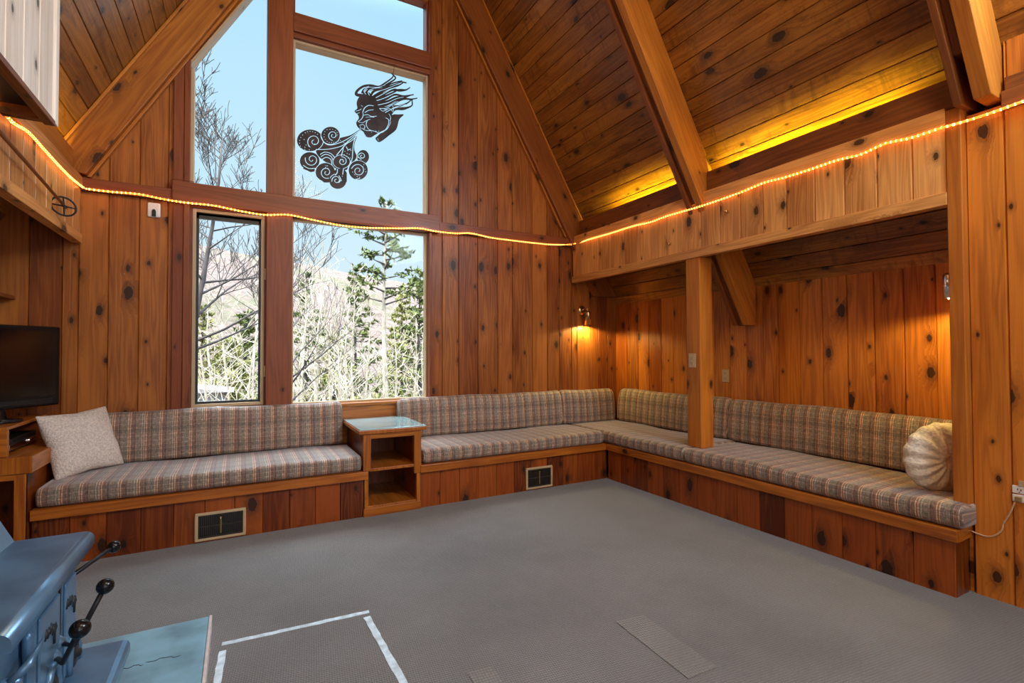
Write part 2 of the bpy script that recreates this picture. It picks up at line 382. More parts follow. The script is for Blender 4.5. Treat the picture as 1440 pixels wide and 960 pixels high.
def vspans(x, openings):
    """vertical solid ranges of the gable at x"""
    sp = [(0.0, 9.0)]
    for (x0, x1, lo, hi) in openings:
        if x0-1e-6 <= x <= x1+1e-6:
            n = []
            for a, b in sp:
                if hi <= a or lo >= b: n.append((a, b)); continue
                if lo > a: n.append((a, lo))
                if hi < b: n.append((hi, b))
            sp = n
    return sp
OPEN = [(-.345, .19, .80, 2.40), (.385, 1.60, .78, 2.40), (-.345, .19, 2.56, 3.50), (.385, 1.60, 2.56, 3.95), (.385, 1.60, 4.14, 4.67)]
mb = MB()
brk = [-1.72, -1.48, -1.278, -1.102, -1.013, -.845, -.664, -.488, -.345, -.16, .02, .19, .385, .56, .76, .96, 1.16, 1.36, 1.60, 1.74, 1.913, 2.122, 2.349, 2.526, 2.77, 2.961, 3.12, 3.283, 3.36, 3.54, 3.66, 3.80, 3.95]
for a, b in zip(brk[:-1], brk[1:]):
    for lo, hi in vspans((a+b)/2, OPEN):
        ta, tb = roof(a)+.02, roof(b)+.02
        k = nk()
        slope = -.345 <= a and b <= .19 and lo > 3.4
        if slope:
            # above the slanted head of window_3
            mb.strip((0, YW, 0), X, Z, -Y, a, b, 3.56+(a+.325)*1.70, ta, 3.56+(b+.325)*1.70, tb, k=k)
        elif hi > 8: mb.strip((0, YW, 0), X, Z, -Y, a, b, lo, ta, lo, tb, k=k)
        else: mb.strip((0, YW, 0), X, Z, -Y, a, b, lo, hi, k=k)
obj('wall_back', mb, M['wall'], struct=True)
# outer sheathing of the same gable, keeps the daylight out of the board joints
mb = MB()
for a, b in zip(brk[:-1], brk[1:]):
    for lo, hi in vspans((a+b)/2, OPEN):
        slope = -.345 <= a and b <= .19 and lo > 3.4
        l0, l1 = (3.56+(a+.325)*1.70, 3.56+(b+.325)*1.70) if slope else (lo, lo)
        h0, h1 = (roof(a)+.1, roof(b)+.1) if hi > 8 else (hi, hi)
        mb.prism([(a, l0), (b, l1), (b, h1), (a, h0)], YW+.026, YW+.12)
obj('wall_back_sheathing', mb, M['beam'], struct=True).name = 'wall_outer'

# roof boards run along y
for side in (0, 1):
    mb = MB()
    sl = -1.7 if side == 0 else 1.74
    dn = V((1, 0, sl)).normalized() if side == 0 else V((-1, 0, -sl)).normalized()   # down the slope
    nrm = dn.cross(Y) if side == 1 else Y.cross(dn)
    if nrm.z > 0: nrm = -nrm
    o = V((RX, 0, RZ)); L = ((XA+.02-RX) if side == 0 else (RX-XLA+.03))*math.sqrt(1+sl*sl)
    w = .1295; n = int(L/w)+1
    for i in range(n):
        mb.strip(o, dn, Y, nrm, i*w, min(L, (i+1)*w), YR-.05, YW+.03, g=.005, d=.009)
    obj('ceiling_right' if side == 0 else 'ceiling_left', mb, M['ceil'], struct=True)
    mb = MB(); up = -nrm
    mb.obox(o+up*.03+V((0, YR-.3, 0)), dn, Y, up, L+.5, YW-YR+.8, .12)
    obj('roof_right' if side == 0 else 'roof_left', mb, M['roofout'], struct=True).name = 'ceiling_outer_right' if side == 0 else 'ceiling_outer_left'

# alcove wall on the right, alcove end wall, right wall beside the alcove
mb = MB(); y = 1.16
edges = [1.16, 1.325, 1.495, 1.67, 1.849, 2.027, 2.205, 2.382, 2.561, 2.70, 2.86, 3.03, 3.2, 3.36, 3.53, 3.70, 3.87, 4.05, 4.22, 4.40, 4.6]
for a, b in zip(edges[:-1], edges[1:]): mb.strip((XA, 0, 0), Y, Z, -X, a, b, 0, roofR(XA)+.02)
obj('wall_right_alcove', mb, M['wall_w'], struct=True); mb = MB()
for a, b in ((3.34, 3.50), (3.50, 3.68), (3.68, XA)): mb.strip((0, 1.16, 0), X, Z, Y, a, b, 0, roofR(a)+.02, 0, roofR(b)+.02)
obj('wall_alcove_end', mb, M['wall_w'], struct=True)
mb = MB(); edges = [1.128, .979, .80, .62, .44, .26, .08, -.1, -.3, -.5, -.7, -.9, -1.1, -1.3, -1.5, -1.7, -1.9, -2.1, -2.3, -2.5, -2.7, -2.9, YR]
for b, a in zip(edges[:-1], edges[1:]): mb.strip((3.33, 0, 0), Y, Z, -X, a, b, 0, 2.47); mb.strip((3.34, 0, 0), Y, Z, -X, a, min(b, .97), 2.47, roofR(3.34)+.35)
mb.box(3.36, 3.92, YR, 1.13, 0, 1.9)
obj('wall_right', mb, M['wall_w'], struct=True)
mb = MB(); yy = YR
while yy < YW: mb.strip((XLA, 0, 0), Y, Z, X, yy, min(yy+.18, YW), 0, roofL(XLA)+.02); yy += .18
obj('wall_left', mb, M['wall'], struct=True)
mb = MB(); xx = XLA
RW = [(-.4, .9, .9, 3.0), (1.4, 2.7, .9, 3.0)]
while xx < 3.9:
    x2 = min(xx+.2, 3.95)
    for lo, hi in vspans((xx+x2)/2, RW):
        mb.strip((0, YR, 0), X, Z, Y, xx, x2, lo, min(hi, roof(xx)+.05), lo, min(hi, roof(x2)+.05))
    xx = x2
obj('wall_front', mb, M['wall'], struct=True)

# ------------------------------------------------------------------ timbers of the gable wall
def timber(name, label, cat, mb, mat, group=None, bevel=.004, struct=False):
    o = obj(name, mb, mat, bevel=bevel)
    if struct: o['kind'] = 'structure'
    else: tag(o, label, cat, group)
    return o
mb = MB(); mb.prism([(.19, .79), (.385, .79), (.385, roof(.385)), (.19, roof(.19))], 4.535, 4.72)
timber('trim_1', None, None, mb, M['frame'], struct=True)
mb = MB(); mb.box(-.455, 1.69, 4.525, 4.72, 2.40, 2.56)
mb.box(-1.02, -.455, 4.55, 4.59, 2.41, 2.50); mb.box(1.69, 3.30, 4.55, 4.59, 2.42, 2.51)
timber('trim_2', None, None, mb, M['frame'], struct=True)
mb = MB(); mb.box(.385, 1.60, 4.535, 4.72, 3.975, 4.135); mb.box(.385, 1.60, 4.56, 4.72, 3.935, 3.975)
timber('trim_3', None, None, mb, M['frame'], struct=True)
mb = MB()   # jamb boards either side of the glazing and the apron under the sills
mb.box(-.455, -.385, 4.572, 4.598, .80, 2.40); mb.box(-.385, -.345, 4.56, 4.72, .79, 2.40)
mb.prism([(-.455, 2.56), (-.385, 2.56), (-.385, 3.60), (-.455, 3.48)], 4.572, 4.598)
mb.prism([(-.385, 2.56), (-.345, 2.56), (-.345, 3.55), (-.385, 3.48)], 4.56, 4.72)
mb.box(1.595, 1.625, 4.56, 4.72, .79, 2.40); mb.box(1.595, 1.625, 4.56, 4.72, 2.56, 4.66)
timber('trim_4', None, None, mb, M['frame'], struct=True)
mb = MB(); mb.box(-.385, 1.625, 4.54, 4.72, .775, .80); mb.box(-1.02, 3.86, 4.573, 4.597, .45, .775)
timber('trim_5', None, None, mb, M['trim'], struct=True)

# ------------------------------------------------------------------ windows
def frame_bars(mb, x0, x1, z0, z1, w, y0, y1):
    mb.box(x0, x0+w, y0, y1, z0, z1); mb.box(x1-w, x1, y0, y1, z0, z1)
    mb.box(x0+w, x1-w, y0, y1, z0, z0+w); mb.box(x0+w, x1-w, y0, y1, z1-w, z1)
def pane(mb, x0, x1, z0, z1, y): mb.box(x0, x1, y, y+.004, z0, z1)
w1 = structroot('window_1', (-.08, 4.6, .80))
mb = MB(); frame_bars(mb, -.345, .19, .80, 2.40, .018, 4.59, 4.70); obj('window_frame', mb, M['frame'], w1)
mb = MB(); frame_bars(mb, -.325, .175, .822, 2.375, .022, 4.585, 4.64); obj('window_sash', mb, M['casing'], w1, .002)
mb = MB(); frame_bars(mb, -.302, .152, .846, 2.352, .016, 4.62, 4.65); mb.box(-.302, .152, 4.62, 4.65, 2.31, 2.352); obj('screen_frame', mb, M['plastic'], w1)['label'] = 'black insect screen frame'
mb = MB(); pane(mb, -.30, .15, .85, 2.35, 4.655); obj('pane', mb, M['glass'], w1)
for zz in (1.05, 1.85):
    mb = MB(); mb.box(.176, .192, 4.57, 4.59, zz, zz+.09); mb.tube([(.185, 4.568, zz+.01), (.185, 4.568, zz+.08)], .006); obj('hinge', mb, M['casing'], w1)
mb = MB(); mb.box(-.20, -.14, 4.545, 4.575, .80, .812); mb.tube([(-.185, 4.55, .815), (-.15, 4.53, .822), (-.05, 4.53, .818)], [.008, .006, .005]); mb.ball((-.185, 4.55, .815), .011); obj('crank_handle', mb, M['chrome'], w1)
w2 = structroot('window_2', (.98, 4.6, .80))
mb = MB(); frame_bars(mb, .385, 1.597, .80, 2.40, .016, 4.63, 4.70); obj('window_frame', mb, M['casing'], w2)
mb = MB(); pane(mb, .40, 1.585, .812, 2.39, 4.66); obj('pane', mb, M['glass'], w2)
w3 = structroot('window_3', (-.08, 4.6, 2.58))
def zc(x): return 3.56+(x+.325)*1.70
mb = MB(); 
for (xa, xb, off, wd) in ((-.345, .19, 0, .03),):
    mb.prism([(xa, zc(xa)-.02), (xb, zc(xb)-.02), (xb, zc(xb)+.01), (xa, zc(xa)+.01)], 4.58, 4.70, (1, 0, 1.7))
    mb.box(xa, xa+.022, 4.60, 4.70, 2.56, zc(xa)-.045); mb.box(xa, xb, 4.60, 4.70, 2.56, 2.572)
obj('window_frame', mb, M['casing'], w3)
mb = MB(); mb.prism([(-.335, 2.565), (.189, 2.565), (.189, zc(.189)-.02), (-.335, zc(-.335)-.02)], 4.66, 4.664); obj('pane', mb, M['glass'], w3)
w4 = structroot('window_4', (.98, 4.6, 2.56))
mb = MB(); frame_bars(mb, .385, 1.597, 2.56, 3.937, .022, 4.60, 4.70); obj('window_frame', mb, M['casing'], w4)
mb = MB(); pane(mb, .395, 1.59, 2.57, 3.93, 4.67); obj('pane', mb, M['glass'], w4)
w5 = structroot('window_5', (.98, 4.6, 4.14))
mb = MB(); frame_bars(mb, .385, 1.597, 4.136, 4.67, .018, 4.60, 4.70); obj('window_frame', mb, M['frame'], w5)
mb = MB(); pane(mb, .395, 1.59, 4.145, 4.66, 4.67); obj('pane', mb, M['glass'], w5)

# ------------------------------------------------------------------ rafters
def rafter_poly(side, zlo, x_hi, und, rf, xclip=None):
    pass
def rafter(side, y0, y1, zlo, d0=0.0, d1=1.0, xclip=None, top=None):
    """cross-section between underside plane and roof plane, cut level at zlo; d0,d1 fractions of the depth"""
    if side == 0:
        U = lambda x: undR(x)*(1-d0)+roofR(x)*d0; T = lambda x: undR(x)*(1-d1)+(roofR(x)-.004)*d1
        xu = RX+.10; s = -1.7; c0 = U(0); c1 = T(0)
        xz = (zlo-c0)/s; xt = (zlo-c1)/s
        xc = xclip or 99
        pts = [(xu, U(xu)), (min(xz, xc), U(min(xz, xc)))]
        if xt > xc: pts += [(xc, zlo)] if xz < xc else []; pts += [(xc, T(xc))]
        else: pts += [(xt, zlo)]
        pts += [(xu, T(xu))]
        return pts, (1, 0, -1.7)
    U = lambda x: undL(x)*(1-d0)+roofL(x)*d0; T = lambda x: undL(x)*(1-d1)+(roofL(x)-.004)*d1
    xu = RX-.10; c0 = U(0); c1 = T(0); xz = (zlo-c0)/1.74; xt = (zlo-c1)/1.74
    xc = xclip if xclip is not None else -99
    pts = [(xu, U(xu)), (max(xz, xc), U(max(xz, xc)))]
    if xt < xc: pts += [(xc, zlo)] if xz > xc else []; pts += [(xc, T(xc))]
    else: pts += [(xt, zlo)]
    pts += [(xu, T(xu))]
    return pts, (1, 0, 1.74)
GR = 'roof rafters'
def mk_rafter(side, parts, name, label):
    t = thing(name, label, 'beam', (3.2 if side == 0 else -.9, parts[0][0], 2.6))
    for (y0, y1, zlo, d0, d1, nm, mt, xc) in parts:
        p, al = rafter(side, y0, y1, zlo, d0, d1, xc); mb = MB(); mb.prism(p, y0, y1, al); obj(nm, mb, M[mt], t, .004)
    return t
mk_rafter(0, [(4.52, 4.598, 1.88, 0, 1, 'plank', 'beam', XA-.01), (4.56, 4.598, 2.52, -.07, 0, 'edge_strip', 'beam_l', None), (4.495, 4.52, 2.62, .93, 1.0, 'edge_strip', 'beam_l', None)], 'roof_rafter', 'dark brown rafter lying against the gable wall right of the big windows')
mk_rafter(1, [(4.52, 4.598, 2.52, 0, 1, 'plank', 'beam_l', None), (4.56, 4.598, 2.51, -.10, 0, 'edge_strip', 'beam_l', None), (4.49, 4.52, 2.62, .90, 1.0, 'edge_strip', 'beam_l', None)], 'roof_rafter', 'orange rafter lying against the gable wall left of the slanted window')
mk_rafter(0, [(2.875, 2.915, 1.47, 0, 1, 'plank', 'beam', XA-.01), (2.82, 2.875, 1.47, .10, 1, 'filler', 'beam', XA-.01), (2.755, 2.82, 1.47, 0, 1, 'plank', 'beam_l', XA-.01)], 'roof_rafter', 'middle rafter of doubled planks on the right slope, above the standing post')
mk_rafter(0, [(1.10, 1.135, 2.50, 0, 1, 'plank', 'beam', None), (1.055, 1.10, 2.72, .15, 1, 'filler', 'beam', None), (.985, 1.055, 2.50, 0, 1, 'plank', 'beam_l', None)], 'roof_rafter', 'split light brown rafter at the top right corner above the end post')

# ------------------------------------------------------------------ right header (boxed fascia over the alcove)
hdr = structroot('trim_6', (XF, 2.9, 2.03))
mb = MB(); mb.box(XF-.012, XF+.05, 1.19, 4.572, 2.015, 2.085); obj('bottom_rail', mb, M['header'], hdr, .003)
mb = MB(); e = [4.57]; 
pxs = [840, 858, 877, 896, 915, 937, 960, 985, 1012, 1041, 1073, 1106, 1146, 1188, 1234, 1284, 1335]
for px in pxs: e.append(hit(px, 300, 0, XF)[1])
e[-1] = 1.19
for b, a in zip(e[:-1], e[1:]): mb.strip((XF, 0, 0), Y, Z, -X, a, b, 2.085, 2.44)
obj('fascia_boards', mb, M['header'], hdr)
mb = MB(); mb.box(XF-.014, XF+.03, 1.19, 4.572, 2.44, 2.53); obj('top_rail', mb, M['header'], hdr, .003)
mb = MB(); mb.box(XF+.022, XF+.06, 1.14, 2.75, 2.53, 2.695); mb.box(XF+.022, XF+.06, 2.92, 4.47, 2.53, 2.695); obj('upper_board', mb, M['beam'], hdr, .003)
mb = MB(); mb.box(XF+.03, 3.495, 1.15, 2.75, 2.50, 2.52); mb.box(XF+.03, 3.495, 2.92, 4.47, 2.50, 2.52); obj('top_panel', mb, M['beam'], hdr)
mb = MB(); mb.box(3.33-.026, 3.33, -3.1, .98, 2.44, 2.53); mb.box(3.33-.012, 3.345, YR+.05, .97, 2.53, 2.60); timber('trim_8', None, None, mb, M['beam'], struct=True)

# posts
mb = MB(); mb.box(3.283, 3.43, 2.815, 2.955, .458, 2.015)
tag(obj('wooden_post', mb, M['beam_l'], bevel=.004), 'square orange wood post standing at the seam of the seat cushions', 'post')
mb = MB(); mb.box(3.272, 3.345, 1.126, 1.19, .458, 2.515)
tag(obj('wooden_post', mb, M['beam_l'], bevel=.004), 'narrow wood end post right of the alcove beside the round pillow', 'post')

# left header
hl = structroot('trim_7', (XL, 2.9, 2.03))
mb = MB(); mb.box(XL-.05, XL+.012, YR+.1, 4.572, 2.03, 2.095); obj('bottom_rail', mb, M['header'], hl, .003)
mb = MB(); yy = 4.572
while yy > YR+.2: mb.strip((XL, 0, 0), Y, Z, X, max(yy-.178, YR+.1), yy, 2.095, 2.42); yy -= .178
obj('fascia_boards', mb, M['header'], hl)
mb = MB(); mb.box(XL-.03, XL+.014, YR+.1, 4.572, 2.42, 2.50); obj('top_rail', mb, M['header'], hl, .003)
mb = MB(); mb.box(XL-.06, XL-.022, YR+.1, 4.47, 2.50, 2.665); obj('upper_board', mb, M['beam_l'], hl, .003)
mb = MB(); mb.box(-1.20, XL-.03, YR+.1, 4.47, 2.47, 2.49); obj('top_panel', mb, M['beam'], hl)

# ------------------------------------------------------------------ benches
def bench_front(mb, o, ea, en, a0, a1, zt, w=.175):
    n = max(1, round((a1-a0)/w)); s_ = (a1-a0)/n
    for i in range(n): mb.strip(o, ea, Z, en, a0+i*s_, a0+(i+1)*s_, 0, zt, g=.003, d=.006)
b = thing('built_in_bench', 'long low pine bench under the left windows with a floor register in its front', 'bench', (-.1, 3.9, 0))
mb = MB(); bench_front(mb, (0, 3.88, 0), X, -Y, -1.05, .835, .285); obj('front_boards', mb, M['bench'], b)
mb = MB(); mb.box(-1.05, .865, 3.853, 3.905, .283, .343); obj('front_rail', mb, M['trim'], b, .003)
mb = MB(); mb.box(-1.05, .83, 3.905, 4.572, .318, .342); mb.box(-1.05, -1.03, 3.906, 4.57, 0, .318); obj('seat_platform', mb, M['bench'], b)
b = thing('built_in_bench', 'pine bench along the gable wall between the low cabinet and the corner', 'bench', (2.2, 3.9, 0))
mb = MB(); bench_front(mb, (0, 3.88, 0), X, -Y, 1.275, 3.18, .285); obj('front_boards', mb, M['bench'], b)
mb = MB(); mb.box(1.275, 3.155, 3.853, 3.905, .283, .343); obj('front_rail', mb, M['trim'], b, .003)
mb = MB(); mb.box(1.30, 3.90, 3.905, 4.572, .318, .342); obj('seat_platform', mb, M['bench'], b)
b = thing('built_in_bench', 'long pine bench inside the alcove along the right wall', 'bench', (3.5, 2.5, 0))
mb = MB(); bench_front(mb, (3.18, 0, 0), Y, -X, 1.152, 3.853, .285, .18); mb.strip((0, 1.15, 0), X, Z, -Y, 3.181, 3.329, 0, .285); obj('front_boards', mb, M['bench'], b)
mb = MB(); mb.box(3.153, 3.205, 1.135, 3.853, .283, .343); mb.box(3.205, 3.329, 1.135, 1.16, .283, .343); obj('front_rail', mb, M['trim'], b, .003)
mb = MB(); mb.box(3.205, XA-.03, 1.17, 3.90, .318, .342); obj('seat_platform', mb, M['bench'], b)

# ------------------------------------------------------------------ cushions
def rrect(w, h, r, n=5):
    """rounded rectangle profile (ccw) centred on 0"""
    P = []
    for cx, cy_, a0 in ((w/2-r, h/2-r, 0), (-w/2+r, h/2-r, 90), (-w/2+r, -h/2+r, 180), (w/2-r, -h/2+r, 270)):
        for i in range(n+1):
            a = math.radians(a0+90*i/n); P.append((cx+r*math.cos(a), cy_+r*math.sin(a)))
    return P
def cushion(name, label, o, el, ed, length, prof, u0=0, group=None, puff=.012, seed=0, mat='plaid'):
    """prof: list of (d,z) points, extruded along el from o with softly rounded ends"""
    o, el, ed = V(o), V(el), V(ed); rnd = random.Random(seed)
    n = max(8, int(length/.05)); mb = MB(); m = len(prof)
    cd = sum(p[0] for p in prof)/m; cz = sum(p[1] for p in prof)/m
    arc = [0]
    for i in range(m): a, b_ = prof[i], prof[(i+1) % m]; arc.append(arc[-1]+math.hypot(a[0]-b_[0], a[1]-b_[1]))
    stations = [(0, .35), (0.0, .80), (.004, .90), (.012, .955), (.025, .99)]
    st = [(t, s_) for t, s_ in stations]+[(.04+(length-.08)*i/n, 1.0) for i in range(n+1)]+[(length-t, s_) for t, s_ in stations[::-1]]
    ph = [rnd.uniform(0, 6.28) for _ in range(6)]
    rows = []
    minz = min(p[1] for p in prof)
    for t, s_ in st:
        row = []
        for i, (d, z) in enumerate(prof):
            dd, zz = cd+(d-cd)*(1-(1-s_)*.35 if s_ > .5 else s_), cz+(z-cz)*s_
            wob = puff*.35*(math.sin(t*5.1+ph[0])+.6*math.sin(t*11.3+ph[1]+d*7))*(1 if z > minz+.02 else 0)
            row.append(o+el*t+ed*dd+Z*(zz+wob*(1 if s_ > .95 else .3)))
        rows.append(row)
    base = 0
    for r in rows: mb.v += [tuple(p) for p in r]
    flip = el.cross(ed).dot(Z) < 0
    for i in range(len(rows)-1):
        for j in range(m):
            j2 = (j+1) % m
            f = (i*m+j, i*m+j2, (i+1)*m+j2, (i+1)*m+j); q = [(st[i][0], arc[j]), (st[i][0], arc[j+1]), (st[i+1][0], arc[j+1]), (st[i+1][0], arc[j])]
            if i < 3 or i >= len(rows)-4:
                q = [(st[a][0]+(prof[b_ % m][0]-cd), (prof[b_ % m][1])*1.0) for a, b_ in ((i, j), (i, j+1), (i+1, j+1), (i+1, j))]
            q = [(a+u0, b_) for a, b_ in q]
            if flip: pass
            else: f = f[::-1]; q = q[::-1]
            mb.f.append(f); mb.uv.append(q); mb.sm.append(True)
    for r, rev in ((0, not flip), (len(rows)-1, flip)):
        f = tuple(r*m+j for j in range(m)); q = [(st[r][0]+u0+p[0]-cd, p[1]) for p in prof]
        if not rev: f = f[::-1]; q = q[::-1]
        mb.f.append(f); mb.uv.append(q); mb.sm.append(True)
    ob = obj(name, mb, M[mat]); tag(ob, label, 'cushion', group)
    # piping along the top front edge
    return ob
seatP = [(d+.32, z+.402) for d, z in rrect(.64, .112, .042)]
def seatprof(depth): return [(d+depth/2, z+.402) for d, z in rrect(depth, .112, .042)]
GS = 'plaid seat cushions'; GB = 'plaid back cushions'
cushion('seat_cushion', 'plaid seat cushion on the left bench, the fleecy square pillow lying on it', (-1.035, 3.868, 0), X, Y, 1.855, seatprof(.655), 0, GS, seed=1)
cushion('seat_cushion', 'plaid seat cushion right of the glass-topped cabinet, running to the corner', (1.305, 3.868, 0), X, Y, 1.84, seatprof(.655), .07, GS, seed=2)
cushion('seat_cushion', 'plaid seat cushion filling the room corner, ending left of the square post', (3.165, 2.905, 0), Y, X, 1.635, seatprof(.68), .03, GS, seed=3)
cushion('seat_cushion', 'long plaid seat cushion in the alcove from the square post to the end post', (3.165, 1.118, 0), Y, X, 1.78, seatprof(.68), .11, GS, seed=4)
def backprof(flip=1):
    # d measured from the front foot of the cushion back towards the wall
    P = [(.0, .468), (-.004, .50), (.002, .60), (.014, .72), (.028, .785), (.048, .815), (.075, .822), (.10, .815), (.115, .79), (.118, .70), (.118, .50), (.105, .466), (.05, .462)]
    return P
cushion('back_cushion', 'plaid backrest under the left windows behind the fleecy square pillow', (-1.03, 4.452, 0), X, Y, 1.81, backprof(), .05, GB, seed=5)
cushion('back_cushion', 'long plaid backrest right of the glass-topped cabinet', (1.275, 4.452, 0), X, Y, 1.78, backprof(), .02, GB, seed=6)
cushion('back_cushion', 'short plaid backrest on the gable wall beside the corner, under the brass wall lamp', (3.06, 4.452, 0), X, Y, .72, backprof(), .09, GB, seed=7)
cushion('back_cushion', 'plaid backrest on the right wall from the corner to behind the square post', (3.795, 2.975, 0), Y, X, 1.46, backprof(), .0, GB, seed=8)
cushion('back_cushion', 'long plaid backrest in the alcove behind the round cream pillow', (3.795, 1.19, 0), Y, X, 1.775, backprof(), .06, GB, seed=9)

# ------------------------------------------------------------------ glass-topped cabinet between the cushions
t = thing('side_cabinet', 'open two-shelf wooden cabinet with a glass top between the plaid cushions', 'cabinet', (1.05, 3.9, 0))
mb = MB(); mb.box(.838, .866, 3.90, 4.565, .0, .625); obj('side_panel', mb, M['bench'], t); mb = MB(); mb.box(1.245, 1.273, 3.90, 4.565, .0, .625); obj('side_panel', mb, M['bench'], t)
mb = MB(); mb.box(.866, 1.245, 4.53, 4.55, .0, .625); obj('back_panel', mb, M['bench'], t)
mb = MB()
mb.box(.828, .885, 3.862, 3.90, .345, .625); mb.box(1.225, 1.283, 3.862, 3.90, .283, .625); mb.box(.885, 1.225, 3.862, 3.90, .585, .625)
mb.box(.838, .868, 3.865, 3.90, .0, .283); mb.box(1.245, 1.275, 3.865, 3.90, .0, .283); obj('face_frame', mb, M['trim'], t, .003)
mb = MB(); mb.box(.866, 1.245, 3.875, 4.53, .335, .357); obj('shelf', mb, M['trim'], t, .002)
mb = MB(); mb.box(.868, 1.245, 3.875, 4.53, .055, .075); obj('shelf', mb, M['trim'], t, .002)
mb = MB(); mb.box(.830, 1.278, 3.858, 3.875, .0, .062); obj('toe_rail', mb, M['trim'], t, .003)
mb = MB(); mb.box(.793, 1.325, 3.848, 4.565, .625, .655); obj('top', mb, M['trim'], t, .004)
mb = MB(); mb.box(.800, 1.318, 3.856, 4.56, .656, .663)
m_, nt = new_mat('table_glass'); g = N(nt)
tcn = g.n('ShaderNodeTexCoord').outputs['Object']
nz = g.n('ShaderNodeTexNoise', inp={'Vector': tcn, 'Scale': 5.0}).outputs[0]
g.out(g.n('ShaderNodeBsdfPrincipled', inp={'Base Color': g.mix(nz, (.34, .58, .60), (.42, .66, .66)), 'Roughness': .06, 'IOR': 1.6, 'Coat Weight': .8}).outputs[0])
obj('glass_top', mb, m_, t, .001)['label'] = 'pale teal glass sheet'

# ------------------------------------------------------------------ floor registers
def register(x0, x1, z0, z1, label):
    t = thing('air_register', label, 'vent', ((x0+x1)/2, 3.875, z0), 'air registers in the bench front')
    mb = MB(); f = .017; y0, y1 = 3.862, 3.8795
    mb.box(x0, x1, y0, y1, z0, z0+f); mb.box(x0, x1, y0, y1, z1-f, z1); mb.box(x0, x0+f, y0, y1, z0+f, z1-f); mb.box(x1-f, x1, y0, y1, z0+f, z1-f)
    obj('wooden_frame', mb, M['casing'], t, .003)
    mb = MB(); mb.box(x0+f, x1-f, 3.876, 3.879, z0+f, z1-f); obj('backing', mb, M['plastic'], t)
    mb = MB(); n = 22; w = (x1-x0-2*f)
    for i in range(n):
        xx = x0+f+w*(i+.5)/n; mb.box(xx-.002, xx+.002, 3.868, 3.876, z0+f+.008, z1-f-.008)
    for zz in (z0+f, (z0+z1)/2-.004, z1-f-.008): mb.box(x0+f, x1-f, 3.867, 3.876, zz, zz+.008)
    obj('grille', mb, M['grille'], t)
    mb = MB(); xm = (x0+x1)/2-.0; mb.box(xm-.005, xm+.005, 3.862, 3.868, z0+f+.02, z1-f-.02); mb.ball((xm, 3.862, z1-.05), .005); obj('lever', mb, M['brass'], t)
register(-.247, .045, .012, .195, 'framed dark air register in the bench front below the left window')
register(2.256, 2.535, .012, .203, 'framed dark air register in the bench front right of the glass-topped cabinet')

# ------------------------------------------------------------------ pillows
def pillow(name, label, size, thick, loc, rot, mat, fuzz=.004, round_=False, seed=3):
    rnd = random.Random(seed); n = 40; mb = MB(); idx = {}
    from mathutils import noise as mn
    def pt(i, j, s_):
        a, b_ = -1+2*i/n, -1+2*j/n
        if round_:
            r = max(abs(a), abs(b_)); th = math.atan2(b_, a); a2, b2 = r*math.cos(th), r*math.sin(th); e = max(0, 1-r**2.6)**.5; x, y = a2*size/2, b2*size/2
            x *= 1+.02*math.sin(th*16)*r; y *= 1+.02*math.sin(th*16)*r
            h = thick/2*e*(1+.13*math.sin(th*14)*r*(1-r)*4)-(.020*math.exp(-(r/.10)**2))
        else:
            e = (max(0, 1-abs(a)**3.0)*max(0, 1-abs(b_)**3.0))**.55
            pull = 1-.10*(1-abs(a*b_))*max(abs(a), abs(b_))**2
            x, y = a*size/2*(pull if abs(a) > abs(b_)*0 else 1), b_*size/2*pull; h = thick/2*e
        nzv = mn.noise(V((x*9+seed, y*9, s_*3)))*.012*min(1, h*30)+mn.noise(V((x*60, y*60, s_*3+seed)))*fuzz
        return V((x, y, s_*(h+nzv*(1 if h > .001 else 0))))
    for s_ in (1, -1):
        for i in range(n):
            for j in range(n):
                q = [pt(i, j, s_), pt(i+1, j, s_), pt(i+1, j+1, s_), pt(i, j+1, s_)]
                if s_ < 0: q.reverse()
                mb.face(q, [(5, 0)]*4, True)
    o = obj(name, mb, M[mat], weld=True)
    R = rot; o.matrix_world = Matrix.Translation(loc) @ R.to_4x4()
    tag(o, label, 'pillow'); sd = o.modifiers.new('Subsurf', 'SUBSURF'); sd.levels = 1; sd.render_levels = 1
    return o
def frame_rot(xa, ya):
    xa = V(xa).normalized(); ya = (V(ya)-xa*V(ya).dot(xa)).normalized(); za = xa.cross(ya); return Matrix((xa, ya, za)).transposed()
# square fleece pillow: leaning on the backrest, turned on its corner
pc = V((-.915, 4.30, .66))
pillow('throw_pillow', 'cream fleecy square pillow leaning at the left end of the left bench', .44, .15, pc, frame_rot((.28, .31, .02), (-.21, -.02, .38)), 'fluff', .003, seed=5)
pillow('throw_pillow', 'round pleated cream pillow leaning against the end post in the alcove', .40, .14, (3.47, 1.315, .645), frame_rot((.80, -.50, .05), (.12, -.16, .96)), 'fluff2', .002, True, seed=9)

# ------------------------------------------------------------------ rope light
pr_ = [(0, 152), (18, 172), (40, 186), (62, 210), (82, 232), (100, 250), (118, 264)]
path = []
for x, y in pr_: p = hit(x, y, 0, XL+.022); path.append(p)
